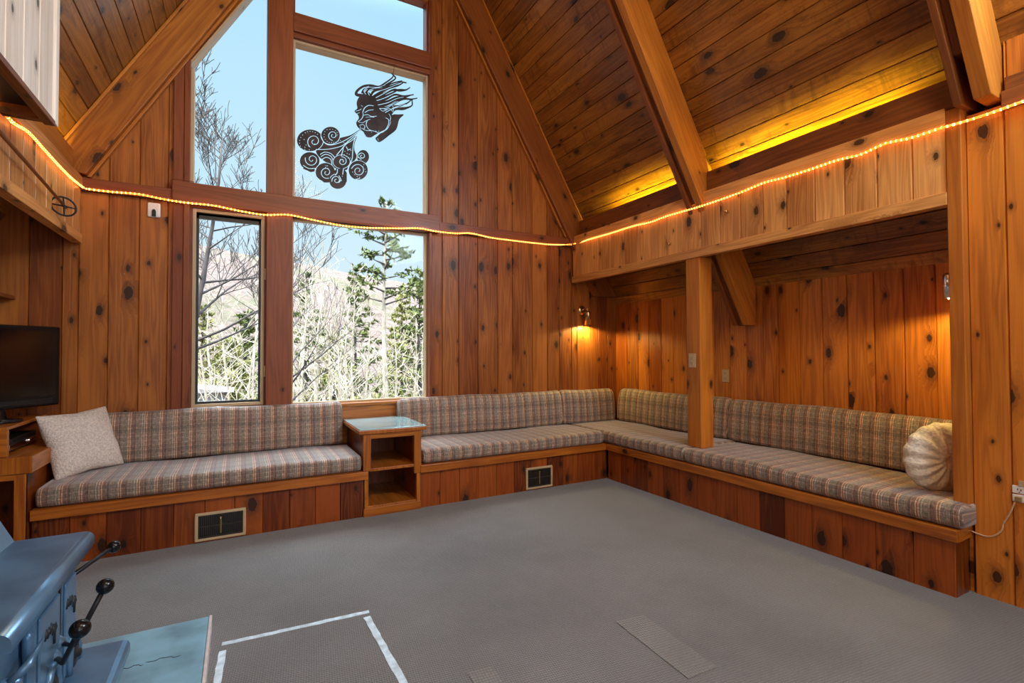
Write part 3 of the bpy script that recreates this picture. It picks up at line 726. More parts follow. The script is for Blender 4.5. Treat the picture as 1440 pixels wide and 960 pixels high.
# start of the rope runs back along the left header
path = [V((XL+.022, 1.2, 2.47)), V((XL+.022, 1.9, 2.44))]+[p for p in path]
pb = [(126, 266), (160, 270), (195, 273), (230, 280), (262, 285), (300, 289), (340, 297), (372, 302), (405, 302), (440, 309), (480, 317), (515, 320), (560, 321), (590, 321), (612, 325), (640, 328), (662, 328), (690, 334), (720, 338), (755, 342), (780, 344)]
for i, (x, y) in enumerate(pb): path.append(hit(x, y, 1, 4.515 if 230 < x < 625 else 4.54))
prt = [(806, 343), (830, 336), (858, 328), (890, 318), (915, 312), (940, 303), (975, 293), (1000, 285), (1040, 271), (1075, 257), (1105, 249), (1140, 238), (1175, 226), (1210, 217), (1245, 202), (1280, 194), (1320, 181), (1345, 174), (1375, 165), (1410, 153), (1440, 142)]
for x, y in prt: path.append(hit(x, y, 0, XF-.022 if x < 1325 else (3.262 if x < 1352 else 3.296)))
path.append(V((3.296, .4, 2.47)))
def resample(pts, step):
    # catmull-rom then even spacing
    P = [pts[0]]+pts+[pts[-1]]; dense = []
    for i in range(1, len(P)-2):
        for s_ in range(12):
            t = s_/12; a, b_, c, d = P[i-1], P[i], P[i+1], P[i+2]
            dense.append(.5*((2*b_)+(c-a)*t+(2*a-5*b_+4*c-d)*t*t+(3*b_-a-3*c+d)*t**3))
    dense.append(P[-2]); out = [dense[0]]; acc = 0
    for a, b_ in zip(dense[:-1], dense[1:]):
        L = (b_-a).length
        while acc+L >= step:
            f = (step-acc)/L; a = a+(b_-a)*f; L = (b_-a).length; out.append(a.copy()); acc = 0
        acc += L
    return out
rp = resample(path, .026)
rl = thing('rope_light', 'glowing amber rope light strung round the room above the windows', 'string light', rp[0])
mb = MB(); mb.tube(rp[::2]+[rp[-1]], .0065, 8); obj('rope_tube', mb, M['rope'], rl)
order = sorted(range(len(rp)), key=lambda i: (rp[i]-EYE).length)
near = set(order[:100])
mbb = MB(); mbb.ball((0, 0, 0), .0072, 8); proto = None
for i in order[:100]:
    if proto is None: proto = obj('bulb', mbb, M['bulb'], rl); o = proto
    else: o = proto.copy(); col.objects.link(o); o.parent = rl
    o.matrix_parent_inverse = Matrix.Identity(4); o.location = rp[i]-rl.location
mb = MB()
for i in order[100:]: mb.ball(rp[i], .0072, 8)
o = obj('bulb', mb, M['bulb'], rl); o['kind'] = 'stuff'

# ------------------------------------------------------------------ wall lamps
t = thing('wall_lamp', 'brass wall lamp with a small cylinder shade, lit, beside the room corner', 'lamp', (3.44, 4.595, 1.70), 'brass wall lamps')
mb = MB(); mb.lathe((3.425, 4.597, 1.715), (0, -1, 0), [(0, .001), (0, .052), (.006, .052), (.014, .036), (.018, .02), (.02, .001)]); obj('wall_plate', mb, M['brass'], t)
mb = MB(); mb.tube([(3.425, 4.58, 1.715), (3.43, 4.54, 1.735), (3.44, 4.515, 1.728), (3.445, 4.51, 1.70)], .009, 10); obj('arm', mb, M['brass'], t)
mb = MB(); mb.lathe((3.445, 4.51, 1.70), (0, 0, -1), [(0, .001), (0, .022), (.01, .034), (.02, .036), (.15, .036), (.15, .033), (.03, .033), (.02, .001)]); obj('shade', mb, M['brass'], t)
mb = MB(); mb.ball((3.445, 4.51, 1.585), .02, 12, (1, 1, 1.6)); obj('light_bulb', mb, M['lamp'], t)
mb = MB(); mb.tube([(3.425, 4.575, 1.66), (3.423, 4.578, 1.40)], .0015, 5); mb.ball((3.423, 4.578, 1.40), .006); obj('pull_chain', mb, M['brass'], t)
t = thing('wall_lamp', 'narrow chrome-looking wall lamp, lit, half hidden behind the end post', 'lamp', (3.62, 1.17, 1.70))
mb = MB(); mb.lathe((3.62, 1.187, 1.70), (0, 1, 0), [(0, .001), (0, .045), (.006, .045), (.014, .03), (.02, .001)]); obj('wall_plate', mb, M['brass'], t)
mb = MB(); mb.tube([(3.62, 1.20, 1.70), (3.62, 1.25, 1.72), (3.61, 1.30, 1.71), (3.61, 1.305, 1.69)], .008, 10); obj('arm', mb, M['brass'], t)
pa = hit(1333, 384, 0, 3.62); pb2 = hit(1336.5, 419, 0, 3.62)
mb = MB(); ax = (pb2-pa); LL = ax.length
mb.lathe(pa, ax, [(0, .001), (0, .018), (.01, .026), (LL, .030), (LL, .027), (.02, .023), (.02, .001)]); obj('shade', mb, M['chrome'], t)
mb = MB(); mb.ball(pa+ax*.86, .018, 12, (1, 1, 1.6)); obj('light_bulb', mb, M['lamp'], t)
LAMP2 = pa+ax*1.02

# ------------------------------------------------------------------ outlets, switch, hooks
def outlet(name, label, c, n, up, w, h, mat, holes=True, duplex=True):
    """c centre on wall, n outward normal"""
    c, n, up = V(c), V(n), V(up); s_ = up.cross(n)
    t = thing(name, label, 'outlet', c)
    mb = MB(); mb.obox(c-s_*w/2-up*h/2, s_, up, n, w, h, .006); obj('cover_plate', mb, M[mat], t, .002)
    for dz in (h*.19, -h*.19):
        mb = MB(); q = c+up*dz+n*.006
        mb.obox(q-s_*.016-up*.013, s_, up, n, .032, .026, .003); so = obj('socket', mb, M[mat], t, .001)
        mb = MB()
        for dx in (-.007, .007): mb.obox(q+s_*(dx-.0012)-up*.002+n*.003, s_, up, n, .0024, .009, .0006)
        mb.obox(q-s_*.002-up*.010+n*.003, s_, up, n, .004, .004, .0006)
        obj('slots', mb, M['plastic'], so)
    return t
outlet('power_outlet', 'tan power outlet on the left face of the square post', (3.283, 2.895, 1.17), -X, Z, .072, .115, 'ivory')
outlet('power_outlet', 'tan power outlet on the alcove wall just right of the square post', (XA, 3.075, 1.02), -X, Z, .072, .115, 'ivory')
# quad outlet at the right wall
po = hit(1425, 694, 0, 3.33)
t = thing('power_outlet', 'white double outlet with a plug on the right wall at the photo edge', 'outlet', (3.33, po.y-.04, .55))
yo = po.y
mb = MB(); mb.box(3.322, 3.33, yo-.08, yo+.002, .552, .588); obj('cover_plate', mb, M['white'], t, .002)
mb = MB(); mb.box(3.322, 3.33, yo-.08, yo+.002, .510, .546); obj('cover_plate', mb, M['white'], t, .002)
mb = MB()
for yy, zz in ((yo-.018, .571), (yo-.030, .569)): mb.box(3.3205, 3.322, yy-.0015, yy+.0015, zz-.004, zz+.005)
mb.box(3.3205, 3.322, yo-.026, yo-.022, .557, .561); obj('slots', mb, M['plastic'], t)
mb = MB(); mb.box(3.319, 3.329, yo-.10, yo-.022, .589, .615); obj('wooden_block', mb, M['casing'], t)
t2 = thing('extension_cord', 'thin tan cord drooping from the white outlet to the bench end', 'cord', (3.32, yo, .50))
mb = MB(); mb.box(3.306, 3.322, yo-.035, yo-.010, .515, .538); obj('plug', mb, M['brass'], t2, .003)
mb = MB(); cp_ = [hit(1427, 706, 0, 3.312), hit(1420, 722, 0, 3.318), hit(1411, 736, 0, 3.322), hit(1409, 745, 0, 3.322), hit(1400, 752, 0, 3.322), hit(1388, 754, 0, 3.322), hit(1372, 749, 0, 3.322), hit(1362, 744, 0, 3.322)]
mb.tube(resample(cp_, .01), .0035, 8); obj('cord', mb, M['cord'], t2)
mb = MB(); c = V((-.573, 4.594, 2.328)); 
t = thing('wall_sensor', 'small white square sensor with a black slot on the wall left of the window', 'sensor', c)
mb.box(-.614, -.533, 4.578, 4.598, 2.273, 2.383); obj('case', mb, M['white'], t, .010)
mb = MB(); mb.prism([(-.586, 2.278), (-.560, 2.278), (-.560, 2.318), (-.565, 2.329), (-.573, 2.333), (-.581, 2.329), (-.586, 2.318)], 4.572, 4.579); obj('black_slot', mb, M['plastic'], t)
for px, py, lb in ((943, 343, 'small brass knob on the fascia boards left of the square post'), (1024, 298, 'small brass knob on the fascia boards right of the square post')):
    p = hit(px, py, 0, XF); mb = MB(); mb.lathe(p, (-1, 0, 0), [(0, .012), (.004, .012), (.010, .006), (.018, .008), (.026, .014), (.034, .012), (.038, .001)], 14)
    tag(obj('brass_knob', mb, M['brass']), lb, 'knob')
# wire tube beside the window
mb = MB(); wp = [hit(273, 256, 1, 4.51), hit(258, 252.5, 1, 4.51), hit(244, 252, 1, 4.52), hit(240.5, 255, 1, 4.54), hit(240, 262, 1, 4.55), hit(238, 265, 1, 4.56)]
mb.tube(resample(wp, .012), .004, 8); tag(obj('wall_cable', mb, M['frame']), 'thin brown cable bending over the rail left of the slanted window', 'cable')
# black knob/nail on wall
mb = MB(); p = hit(174.5, 385, 1, 4.598); mb.ball(p, .005, 10); tag(obj('wall_nail', mb, M['chrome']), 'shiny nail head in a knot on the wall left of the window', 'nail')

# ------------------------------------------------------------------ ski pole on the left header
t = thing('ski_pole', 'old ski pole with a spoked round basket hung on the left header', 'ski pole', (XL+.03, 3.9, 2.17))
p1 = hit(0, 186, 0, XL+.045); p2 = hit(92, 291, 0, XL+.045); dr = (p2-p1).normalized()
mb = MB(); mb.tube([p1-dr*.9, p2], [.011, .008], 10); obj('shaft', mb, M['beam'], t)
mb = MB(); mb.lathe(p2, dr, [(0, .008), (.008, .010), (.02, .006), (.055, .002)], 10); obj('tip', mb, M['chrome'], t)
bc = hit(89.5, 290, 0, XL+.045)
mb = MB(); ring = []
nrm = V((.62, -.78, .12)).normalized()
a = V((.78, .62, 0)); b_ = nrm.cross(a).normalized()
for i in range(33): q = 2*PI*i/32; ring.append(bc+a*math.cos(q)*.065+b_*math.sin(q)*.058)
mb.tube(ring, .0055, 8, caps=False); obj('basket_ring', mb, M['blackm'], t)
for q in (0, PI/2, PI, 3*PI/2):
    mb = MB(); mb.tube([bc+nrm*.006, bc+a*math.cos(q)*.063+b_*math.sin(q)*.056], [.006, .004], 6); obj('basket_strap', mb, M['blackm'], t)

# ------------------------------------------------------------------ hanging boarded cupboard, top left
t = thing('hanging_cupboard', 'brightly lit boarded cupboard hanging from the left slope at the top left corner', 'cupboard', (-.8, 2.6, 2.36))
mb = MB(); yy = 3.155
xb = -.80
while yy > 1.2: mb.strip((xb, 0, 0), Y, Z, X, yy-.185, yy, 2.372, roofL(xb)-.02); yy -= .185
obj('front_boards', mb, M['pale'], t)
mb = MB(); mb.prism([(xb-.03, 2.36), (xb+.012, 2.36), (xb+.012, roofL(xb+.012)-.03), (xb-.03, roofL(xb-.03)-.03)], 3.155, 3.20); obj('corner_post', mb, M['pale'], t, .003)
mb = MB(); mb.box(xb-.03, xb+.012, 1.1, 3.155, 2.345, 2.372); obj('bottom_rail', mb, M['beam'], t, .003)
mb = MB(); mb.prism([(xb-.03, 2.372), (xb-.03, roofL(xb-.03)-.05), (-1.03, roofL(-1.03)-.06), (-1.03, 2.72), (-.975, 2.66), (-.975, 2.372)], 3.16, 3.185)
obj('end_panel', mb, M['beam'], t)
mb = MB(); mb.box(-.97, xb-.03, 1.1, 3.19, 2.40, 2.412); obj('dark_underside', mb, M['plastic'], t)  # black sheet stands in for shade inside the open underside
mb = MB(); mb.box(-.97, xb-.03, 3.10, 3.14, 2.35, 2.40); obj('cleat', mb, M['beam'], t); mb = MB(); mb.box(-.97, xb-.03, 2.3, 2.34, 2.35, 2.40); obj('cleat', mb, M['beam'], t)

# ------------------------------------------------------------------ television corner
t = thing('media_console', 'low wooden console with an open front left of the bench', 'console', (-1.35, 3.85, 0))
mb = MB(); mb.box(XLA+.005, -1.034, 3.825, 4.565, .565, .66); obj('top', mb, M['trim'], t, .004)
mb = MB(); mb.box(-1.095, -1.062, 3.84, 4.565, 0, .565); obj('side_panel', mb, M['bench'], t); mb = MB(); mb.box(XLA+.005, -1.64, 3.86, 4.565, 0, .565); obj('side_panel', mb, M['bench'], t); mb = MB(); mb.box(-1.64, -1.095, 4.53, 4.56, 0, .56); obj('back_panel', mb, M['bench'], t)
mb = MB(); mb.box(-1.112, -1.062, 3.835, 3.86, 0, .565); mb.box(XLA+.005, -1.112, 3.835, 3.86, .53, .565); obj('face_frame', mb, M['trim'], t, .003)
mb = MB(); mb.box(-1.60, -1.12, 3.9, 4.5, .03, .05); obj('shelf', mb, M['bench'], t)
t = thing('television_riser', 'small open wooden box on the console carrying the television', 'stand', (-1.35, 3.95, .66))
mb = MB(); mb.box(-1.66, -1.15, 3.855, 4.53, .812, .832); obj('top', mb, M['trim'], t, .003)
mb = MB(); mb.box(-1.66, -1.15, 3.855, 3.885, .662, .812); obj('front_panel', mb, M['trim'], t, .003)
mb = MB(); mb.box(-1.66, -1.63, 3.89, 4.53, .662, .812); mb.box(-1.63, -1.15, 4.50, 4.53, .662, .812); obj('back_panel', mb, M['bench'], t)
t = thing('video_player', 'black and silver video player inside the riser under the television', 'player', (-1.3, 4.1, .662))
mb = MB(); mb.box(-1.55, -1.18, 3.95, 4.42, .668, .742); obj('case', mb, M['plastic'], t, .004)
mb = MB(); mb.box(-1.18, -1.170, 3.96, 4.41, .680, .712); obj('front_strip', mb, M['chrome'], t, .002)
mb = MB(); mb.lathe((-1.17, 4.25, .70), (1, 0, 0), [(0, .012), (.012, .012), (.014, .001)], 14); obj('knob', mb, M['chrome'], t)
# television, turned towards the room
t = thing('television', 'black flat television on the wooden riser at the left edge', 'television', (-1.38, 4.15, .832))
ra = V((-1.055, 4.40, 0)); rb_ = V((-1.48, 3.80, 0)); ex = (ra-rb_).normalized(); en = V((ex.y, -ex.x, 0)); Wt = (ra-rb_).length
zb, zt = .905, 1.425
mb = MB(); mb.obox(rb_+V((0, 0, zb))-en*.05, ex, Z, en, Wt, zt-zb, .05); obj('housing', mb, M['black'], t, .012)
mb = MB(); mb.obox(rb_+ex*.03+V((0, 0, zb+.07))+en*.0005, ex, Z, en, Wt-.06, zt-zb-.10, .002); obj('screen', mb, M['screen'], t)
mb = MB(); mb.obox(rb_+ex*.05+V((0, 0, zb+.022))+en*.0005, ex, Z, en, Wt-.10, .028, .004); obj('speaker_bar', mb, M['plastic'], t)
mb = MB(); cm = (ra+rb_)/2-en*.03; mb.lathe(V((cm.x+.01, cm.y, .834)), Z, [(0, .001), (0, .12), (.012, .12), (.02, .05), (.075, .04), (.075, .001)], 24); obj('stand', mb, M['black'], t)
# shelf in the alcove above the television
mb = MB(); mb.box(XLA+.005, -1.34, 4.30, 4.595, 1.615, 1.64); tag(obj('wall_shelf', mb, M['beam'], bevel=.003), 'short dark wooden shelf on the wall above the television', 'shelf')

# ------------------------------------------------------------------ hearth, stove
def quad_prism(mb, pts, z0, z1):
    P0 = [V((x, y, z0)) for x, y in pts]; P1 = [V((x, y, z1)) for x, y in pts]
    mb.face(P0[::-1], [(p.x, p.y) for p in P0]); mb.face(P1, [(p.x, p.y) for p in P1])
    for i in range(len(pts)): j = (i+1) % len(pts); mb.face([P0[i], P0[j], P1[j], P1[i]], [(0, 0)]*4)
t = thing('stone_hearth', 'blue grey slate hearth slab on the carpet under the stove', 'hearth', (-.6, 1.9, 0))
mb = MB(); 
def crack(m):
    pass
mb.box(-1.45, -.112, .4, 2.655, 0.0, .06); ho = obj('slab', mb, M['slate'], t, .004)
mb = MB(); mb.box(-.1115, -.100, .4, 2.657, 0, .062); obj('edge_strip', mb, M['slate_e'], t, .002)
mb = MB(); rnd = random.Random(4)
for (a, b_) in ((hit(167, 940, 2, .061), hit(202, 934, 2, .061)), (hit(204, 930, 2, .061), hit(255, 921, 2, .061))):
    pts = []
    for i in range(11):
        f = i/10; p = a.lerp(b_, f); p.y += rnd.uniform(-.008, .008); p.z = .0602; pts.append(p)
    mb.tube(pts, [.0004]+[.0016]*9+[.0004], 5)
obj('crack', mb, M['stove_d'], t)

st = thing('wood_stove', 'blue grey steel wood stove with a stepped top and black ball handles', 'stove', (-.7, 1.67, .06))
YS0, YS1 = 1.345, 1.99; XS = -.39; ZT = .70
mb = MB()  # lower top plate with a rolled front lip
prof = [(-.575, .684), (XS-.032, .684), (XS-.024, .682), (XS-.018, .675), (XS-.016, .660), (XS, .660)]+[(XS-.024+.024*math.cos(q), .676+.024*math.sin(q)) for q in [PI/2*i/8 for i in range(9)]]+[(-.575, .70)]
mb.prism(prof, YS0, YS1, (1, 0, 0)); mb.sm = [i not in (0, 1) and (7 <= i <= 14) for i in range(len(mb.f))]; obj('lower_top_plate', mb, M['stove'], st, weld=True)
mb = MB(); prof = [(-.575, .684), (-.575, .70), (-.640, .835), (-.660, .852), (-.69, .858), (-1.05, .858), (-1.05, .83), (-.70, .83), (-.675, .822), (-.61, .69)]
mb.prism(prof, YS0, YS1, (1, 0, 0)); obj('upper_top_plate', mb, M['stove'], st)
mb = MB(); mb.prism([(-1.02, .14), (-.44, .14), (-.44, .684), (-.60, .684), (-.66, .825), (-1.02, .825)], YS0+.105, YS1-.035, (0, 0, 1)); obj('body', mb, M['stove'], st, .006)
for yy in (YS0+.06, YS1-.12):
    for xx in (-.99, -.53):
        mb = MB(); mb.box(xx, xx+.06, yy, yy+.06, .062, .14); obj('leg', mb, M['stove'], st, .008)
mb = MB(); mb.prism([(-.44, .315), (-.33, .315), (-.312, .312), (-.305, .30), (-.300, .30), (-.300, .322), (-.306, .334), (-.318, .338), (-.44, .338)], YS0-.05, YS1+.01, (0, 1, 0)); obj('ash_shelf', mb, M['stove'], st)
# two doors
ym = (YS0+YS1)/2-.02
ym = 1.757
for (ya, yb, mk) in ((1.565, ym-.007, 0), (ym+.007, 1.897, 1)):
    mb = MB(); mb.obox((-.439, ya, .345), Y, Z, X, yb-ya, .297, .024); d = obj('door', mb, M['stove'], st, .016)
    mb = MB(); mb.obox((-.4155, ya+.018, .37), Y, Z, X, yb-ya-.036, .25, .007); obj('raised_panel', mb, M['stove'], d, .004)
    # cast relief ornament: little dark sprig strokes
    mb = MB(); r_ = random.Random(11+mk); yc = (ya+yb)/2; 
    for q in range(5):
        y0 = yc-.045+q*.018; zz = .565-.004*q+r_.uniform(-.008, .008)
        mb.tube([(-.409, y0, zz-.012), (-.408, y0+.005, zz+.003), (-.409, y0+.011, zz+.012)], [.003, .005, .0025], 6)
    mb.tube([(-.409, yc+.02, .56), (-.408, yc+.022, .515)], [.007, .004], 6)
    obj('relief', mb, M['stove_d'], d)
    mb = MB(); hy = ya-.004 if mk == 0 else yb+.004
    for zz in (.40, .575):
        mb = MB(); mb.lathe((-.425, hy, zz-.03), (0, 0, 1), [(0, .001), (0, .010), (.05, .010), (.058, .006), (.06, .001)], 12)
        obj('hinge', mb, M['stove'], d)
mb = MB(); mb.obox((-.4175, ym-.006, .35), Y, Z, X, .012, .285, .004); obj('door_seam_strip', mb, M['stove_d'], st, .003)
def lever(pts, ballc, r):
    h_ = MB(); h_.tube(pts+[ballc], .0065, 8); o = obj('handle', h_, M['blackm'], st)
    k_ = MB(); k_.ball(ballc, r, 24); obj('knob', k_, M['black'], o)
b1 = at_depth(160, 768.5, 1.68); lever([V((-.44, 1.93, .585))], b1, .0195)
b2 = at_depth(148, 824, 1.33); lever([V((-.412, 1.74, .485)), V((-.375, 1.71, .485))], b2, .0200)
b3 = at_depth(112.5, 884, 1.16); lever([V((-.412, 1.70, .47)), V((-.385, 1.66, .47))], b3, .0210)
mb = MB(); mb.lathe((-.43, 1.74, .485), (1, 0, 0), [(0, .026), (.012, .024), (.03, .012), (.034, .001)], 16); obj('handle_boss', mb, M['stove'], st); mb = MB(); mb.lathe((-.43, 1.70, .47), (1, 0, 0), [(0, .026), (.012, .024), (.03, .012), (.034, .001)], 16); obj('handle_boss', mb, M['stove'], st)
for yy in (1.662, 1.845):    # arched draught hoods low on the doors
    mb = MB(); mb.tube([V((-.405, yy-.045*math.cos(q), .365+.10*math.sin(q)**.7)) for q in [PI*i/12 for i in range(13)]], .009, 8); obj('draught_hood', mb, M['stove'], st)
    mb = MB(); mb.lathe((-.411, yy, .402), (1, 0, 0), [(0, .036), (.008, .036), (.012, .030), (.014, .012), (.022, .010), (.024, .001)], 20); obj('air_damper', mb, M['stove_d'], st)
# latch lug on the near corner
mb = MB(); mb.tube([(-.425, 1.465, .545), (-.40, 1.475, .57), (-.39, 1.53, .595)], [.010, .009, .003], 10); mb.lathe((-.445, 1.47, .54), (1, 0, 0), [(0, .014), (.035, .014), (.038, .001)], 8); obj('door_lug', mb, M['stove'], st)

# ------------------------------------------------------------------ tape on the carpet and mended carpet pieces
def ribbon(name, label, cat, poly_px, z, mat, n=40, jag=.003, th=.0015):
    pass
def tape(label, a, b_, w, seed):
    rnd = random.Random(seed); a, b_ = V(a), V(b_); d = (b_-a); L = d.length; d.normalize(); s_ = V((-d.y, d.x, 0)); n = int(L/.035)+2; mb = MB()
    top = []
    for i in range(n+1):
        p = a+d*L*i/n; w0 = w/2*.8+rnd.uniform(-.002, .002); w1 = w/2*.8+rnd.uniform(-.002, .002)
        top.append((p-s_*w0+Z*.0022, p+s_*w1+Z*(.0022+rnd.uniform(0, .0015))))
    for i in range(n):
        (p0, q0), (p1, q1) = top[i], top[i+1]
        mb.face([p0, p1, q1, q0], [(0, 0)]*4)
        dz = V((0, 0, -.002))
        mb.face([p0+dz, p1+dz, p1, p0], [(0, 0)]*4); mb.face([q0, q1, q1+dz, q0+dz], [(0, 0)]*4)
        mb.face([p0+dz, q0+dz, q1+dz, p1+dz], [(0, 0)]*4)
    return tag(obj('floor_tape', mb, M['tape']), label, 'tape', 'strips of tape on the carpet')
F0 = lambda x, y: hit(x, y, 2, 0)
A, B_ = F0(312, 906), F0(519, 860)
tape('pale blue tape strip along the far side of the taped carpet rectangle', A, B_, .030, 1)
D = (F0(515, 866), F0(566, 958)); dd = (D[1]-D[0]); tape('pale blue tape strip along the right side of the taped carpet rectangle', D[0]+V((0, -.01, 0)), D[1]+dd*1.2, .036, 2)
D = (F0(313, 914), F0(305, 960)); dd = (D[1]-D[0]); tape('pale blue tape strip beside the slate hearth slab', D[0]+V((0, -.008, 0)), D[1]+dd*1.5, .034, 3)
def mend(label, pts):
    mb = MB(); quad_prism(mb, [(p.x, p.y) for p in pts], .0003, .0035); return tag(obj('carpet_patch', mb, M['patch'], bevel=.001), label, 'carpet patch')
mend('long pale carpet patch let into the grey carpet at lower right', [F0(865, 874), F0(968, 955), F0(1008, 938), F0(903, 864)])
p = [F0(655, 945), F0(690, 937), F0(705, 957)]
mend('short pale carpet patch at the bottom edge of the photo', [p[0], p[0]+V((0, -.35, 0)), p[1]+V((0, -.35, 0)), p[1]])

# ------------------------------------------------------------------ wind ornament cut from sheet metal
SX0, SY0, SX1, SY1, RES = 413.0, 84.0, 590.0, 266.0, 0.42
nx, ny = int((SX1-SX0)/RES)+1, int((SY1-SY0)/RES)+1
GX, GY = np.meshgrid(SX0+RES*np.arange(nx), SY0+RES*np.arange(ny))
Fd = np.full(GX.shape, -5.0)
def segdist(P, closed=False):
    D = np.full(GX.shape, 1e9); n = len(P)
    for i in range(n if closed else n-1):
        (ax_, ay), (bx_, by) = P[i], P[(i+1) % n]; dx, dy = bx_-ax_, by-ay; L2 = dx*dx+dy*dy+1e-9
        t_ = np.clip(((GX-ax_)*dx+(GY-ay)*dy)/L2, 0, 1); D = np.minimum(D, np.hypot(GX-ax_-t_*dx, GY-ay-t_*dy))
    return D
def smoothp(P, n=6, closed=False):
    if len(P) < 3: return P
    Q = ([P[-1]]+P+[P[0], P[1]]) if closed else ([P[0]]+P+[P[-1]]); out = []
    for i in range(1, len(Q)-2):
        a, b_, c, d = [np.array(Q[i+q]) for q in (-1, 0, 1, 2)]
        for s_ in range(n):
            t_ = s_/n; out.append(tuple(.5*((2*b_)+(c-a)*t_+(2*a-5*b_+4*c-d)*t_*t_+(3*b_-a-3*c+d)*t_**3)))
    if not closed: out.append(P[-1])
    return out
def polysd(P):
    D = segdist(P, True); ins = np.zeros(GX.shape, bool); n = len(P)
    for i in range(n):
        (ax_, ay), (bx_, by) = P[i], P[(i+1) % n]
        if ay == by: continue
        c = ((ay > GY) != (by > GY)) & (GX < (bx_-ax_)*(GY-ay)/(by-ay)+ax_); ins ^= c
    return np.where(ins, D, -D)
def add(f):
    global Fd; Fd = np.maximum(Fd, f)
def cut(f):
    global Fd; Fd = np.minimum(Fd, -f)
def stroke(P, w0, w1=None, n=5):
    P = smoothp(P, n); D = np.full(GX.shape, -9.0); w1 = w0 if w1 is None else w1; m = len(P)-1
    for i in range(m):
        w = w0+(w1-w0)*i/m
        (ax_, ay), (bx_, by) = P[i], P[i+1]; x0, x1 = min(ax_, bx_)-w-2, max(ax_, bx_)+w+2; y0, y1 = min(ay, by)-w-2, max(ay, by)+w+2
        i0, i1 = max(0, int((x0-SX0)/RES)), min(nx, int((x1-SX0)/RES)+2); j0, j1 = max(0, int((y0-SY0)/RES)), min(ny, int((y1-SY0)/RES)+2)
        if i0 >= i1 or j0 >= j1: continue
        gx, gy = GX[j0:j1, i0:i1], GY[j0:j1, i0:i1]; dx, dy = bx_-ax_, by-ay; L2 = dx*dx+dy*dy+1e-9
        t_ = np.clip(((gx-ax_)*dx+(gy-ay)*dy)/L2, 0, 1)
        D[j0:j1, i0:i1] = np.maximum(D[j0:j1, i0:i1], w-np.hypot(gx-ax_-t_*dx, gy-ay-t_*dy))
    return D
H = lambda *p: [(485+a/8, 90+b_/8) for a, b_ in p]           # head sketch coordinates
C_ = lambda *p: [(410+a/9.6, 170+b_/9.6) for a, b_ in p]     # cloud sketch coordinates
def ell(cx, cy_, rx, ry=None, rot=0):
    ry = ry or rx; return [(cx+rx*math.cos(q)*math.cos(rot)-ry*math.sin(q)*math.sin(rot), cy_+rx*math.cos(q)*math.sin(rot)+ry*math.sin(q)*math.cos(rot)) for q in [2*PI*i/28 for i in range(28)]]
def dots(pts, r=.7):
    for x, y in pts: cut(r-np.hypot(GX-x, GY-y))
def spiral(cx, cy_, r0, r1, a0, turns, n=26):
    return [(cx+(r0+(r1-r0)*i/n)*math.cos(a0+turns*2*PI*i/n), cy_+(r0+(r1-r0)*i/n)*math.sin(a0+turns*2*PI*i/n)) for i in range(n+1)]
LW = .62
# breath: fan of plates from the mouth
add(polysd(smoothp(C_((945, 105), (800, 190), (640, 235), (520, 290), (400, 300), (330, 380), (360, 470), (470, 560), (600, 640), (740, 660), (830, 560), (880, 480), (850, 400), (850, 310), (890, 200)), 4, True)))
def curl(c, rx, ry, sp, outline=True):
    P = C_(*ell(*c, rx, ry)); 
    if outline: cut(-np.abs(polysd(P))*1.0+LW*1.0 if False else (LW-np.abs(polysd(P))))
    return P
discs = [((250, 262), 176, 145), ((525, 195), 125, 115), ((965, 485), 80, 92), ((245, 540), 132, 118), ((455, 690), 130, 122), ((625, 815), 112, 100), ((900, 665), 128, 128), ((675, 550), 112, 88)]
for (c, rx, ry) in discs:
    P = C_(*ell(*c, rx, ry)); sd_ = polysd(P)
    cut(sd_+.95); add(sd_)
for px_ in (((150, 640), (260, 690), (310, 680), (320, 600)), ((330, 740), (440, 830), (510, 830), (520, 760)), ((650, 640), (700, 640), (745, 700), (745, 820), (690, 880), (620, 760)), ((610, 640), (650, 650), (640, 740), (560, 700))): add(polysd(C_(*px_)))
SPR = [((305, 275), 95, 18, 2.2, 1.35), ((560, 195), 68, 12, 1.7, 1.45), ((275, 520), 92, 14, 3.4, -1.45), ((470, 695), 82, 12, 1.2, 1.5), ((605, 800), 62, 12, 2.9, 1.3), ((900, 670), 92, 14, 3.5, 1.6), ((685, 545), 62, 12, 4.6, 1.4), ((950, 475), 48, 12, 3.4, 1.2)]
for c, ra_, rb2, a0, tn in SPR: cut(stroke(C_(*spiral(*c, ra_, rb2, a0, tn)), LW*.95, LW*.8, 2))
# light channels along the breath
for P in (((935, 118), (800, 215), (660, 290), (520, 325), (440, 290), (400, 210)), ((925, 140), (800, 245), (690, 330), (560, 370), (440, 385), (330, 385)), ((915, 160), (820, 260), (740, 310), (660, 400), (610, 460)),
          ((945, 130), (880, 190), (840, 290), (825, 420), (815, 520), (770, 620), (745, 690)), ((700, 345), (690, 410), (670, 470)), ((900, 175), (870, 280), (860, 400), (890, 470), (940, 520)),
          ((390, 450), (450, 420), (530, 440), (580, 490)), ((400, 480), (460, 450), (530, 475), (560, 530)), ((410, 520), (470, 490), (530, 520), (545, 590)), ((740, 350), (760, 385), (800, 380)),
          ((620, 650), (615, 700), (590, 730)), ((700, 650), (690, 720)), ((640, 740), (665, 790), (640, 830)), ((760, 740), (830, 790), (920, 775)), ((160, 600), (230, 640), (310, 640))):
    cut(stroke(C_(*P), LW))
dots(C_((450, 145), (480, 118), (518, 112), (555, 112), (592, 128), (615, 155), (618, 190), (440, 180), (440, 215), (455, 248), (480, 275), (510, 290), (540, 290), (570, 288), (600, 285), (635, 270), (660, 262)), .66)
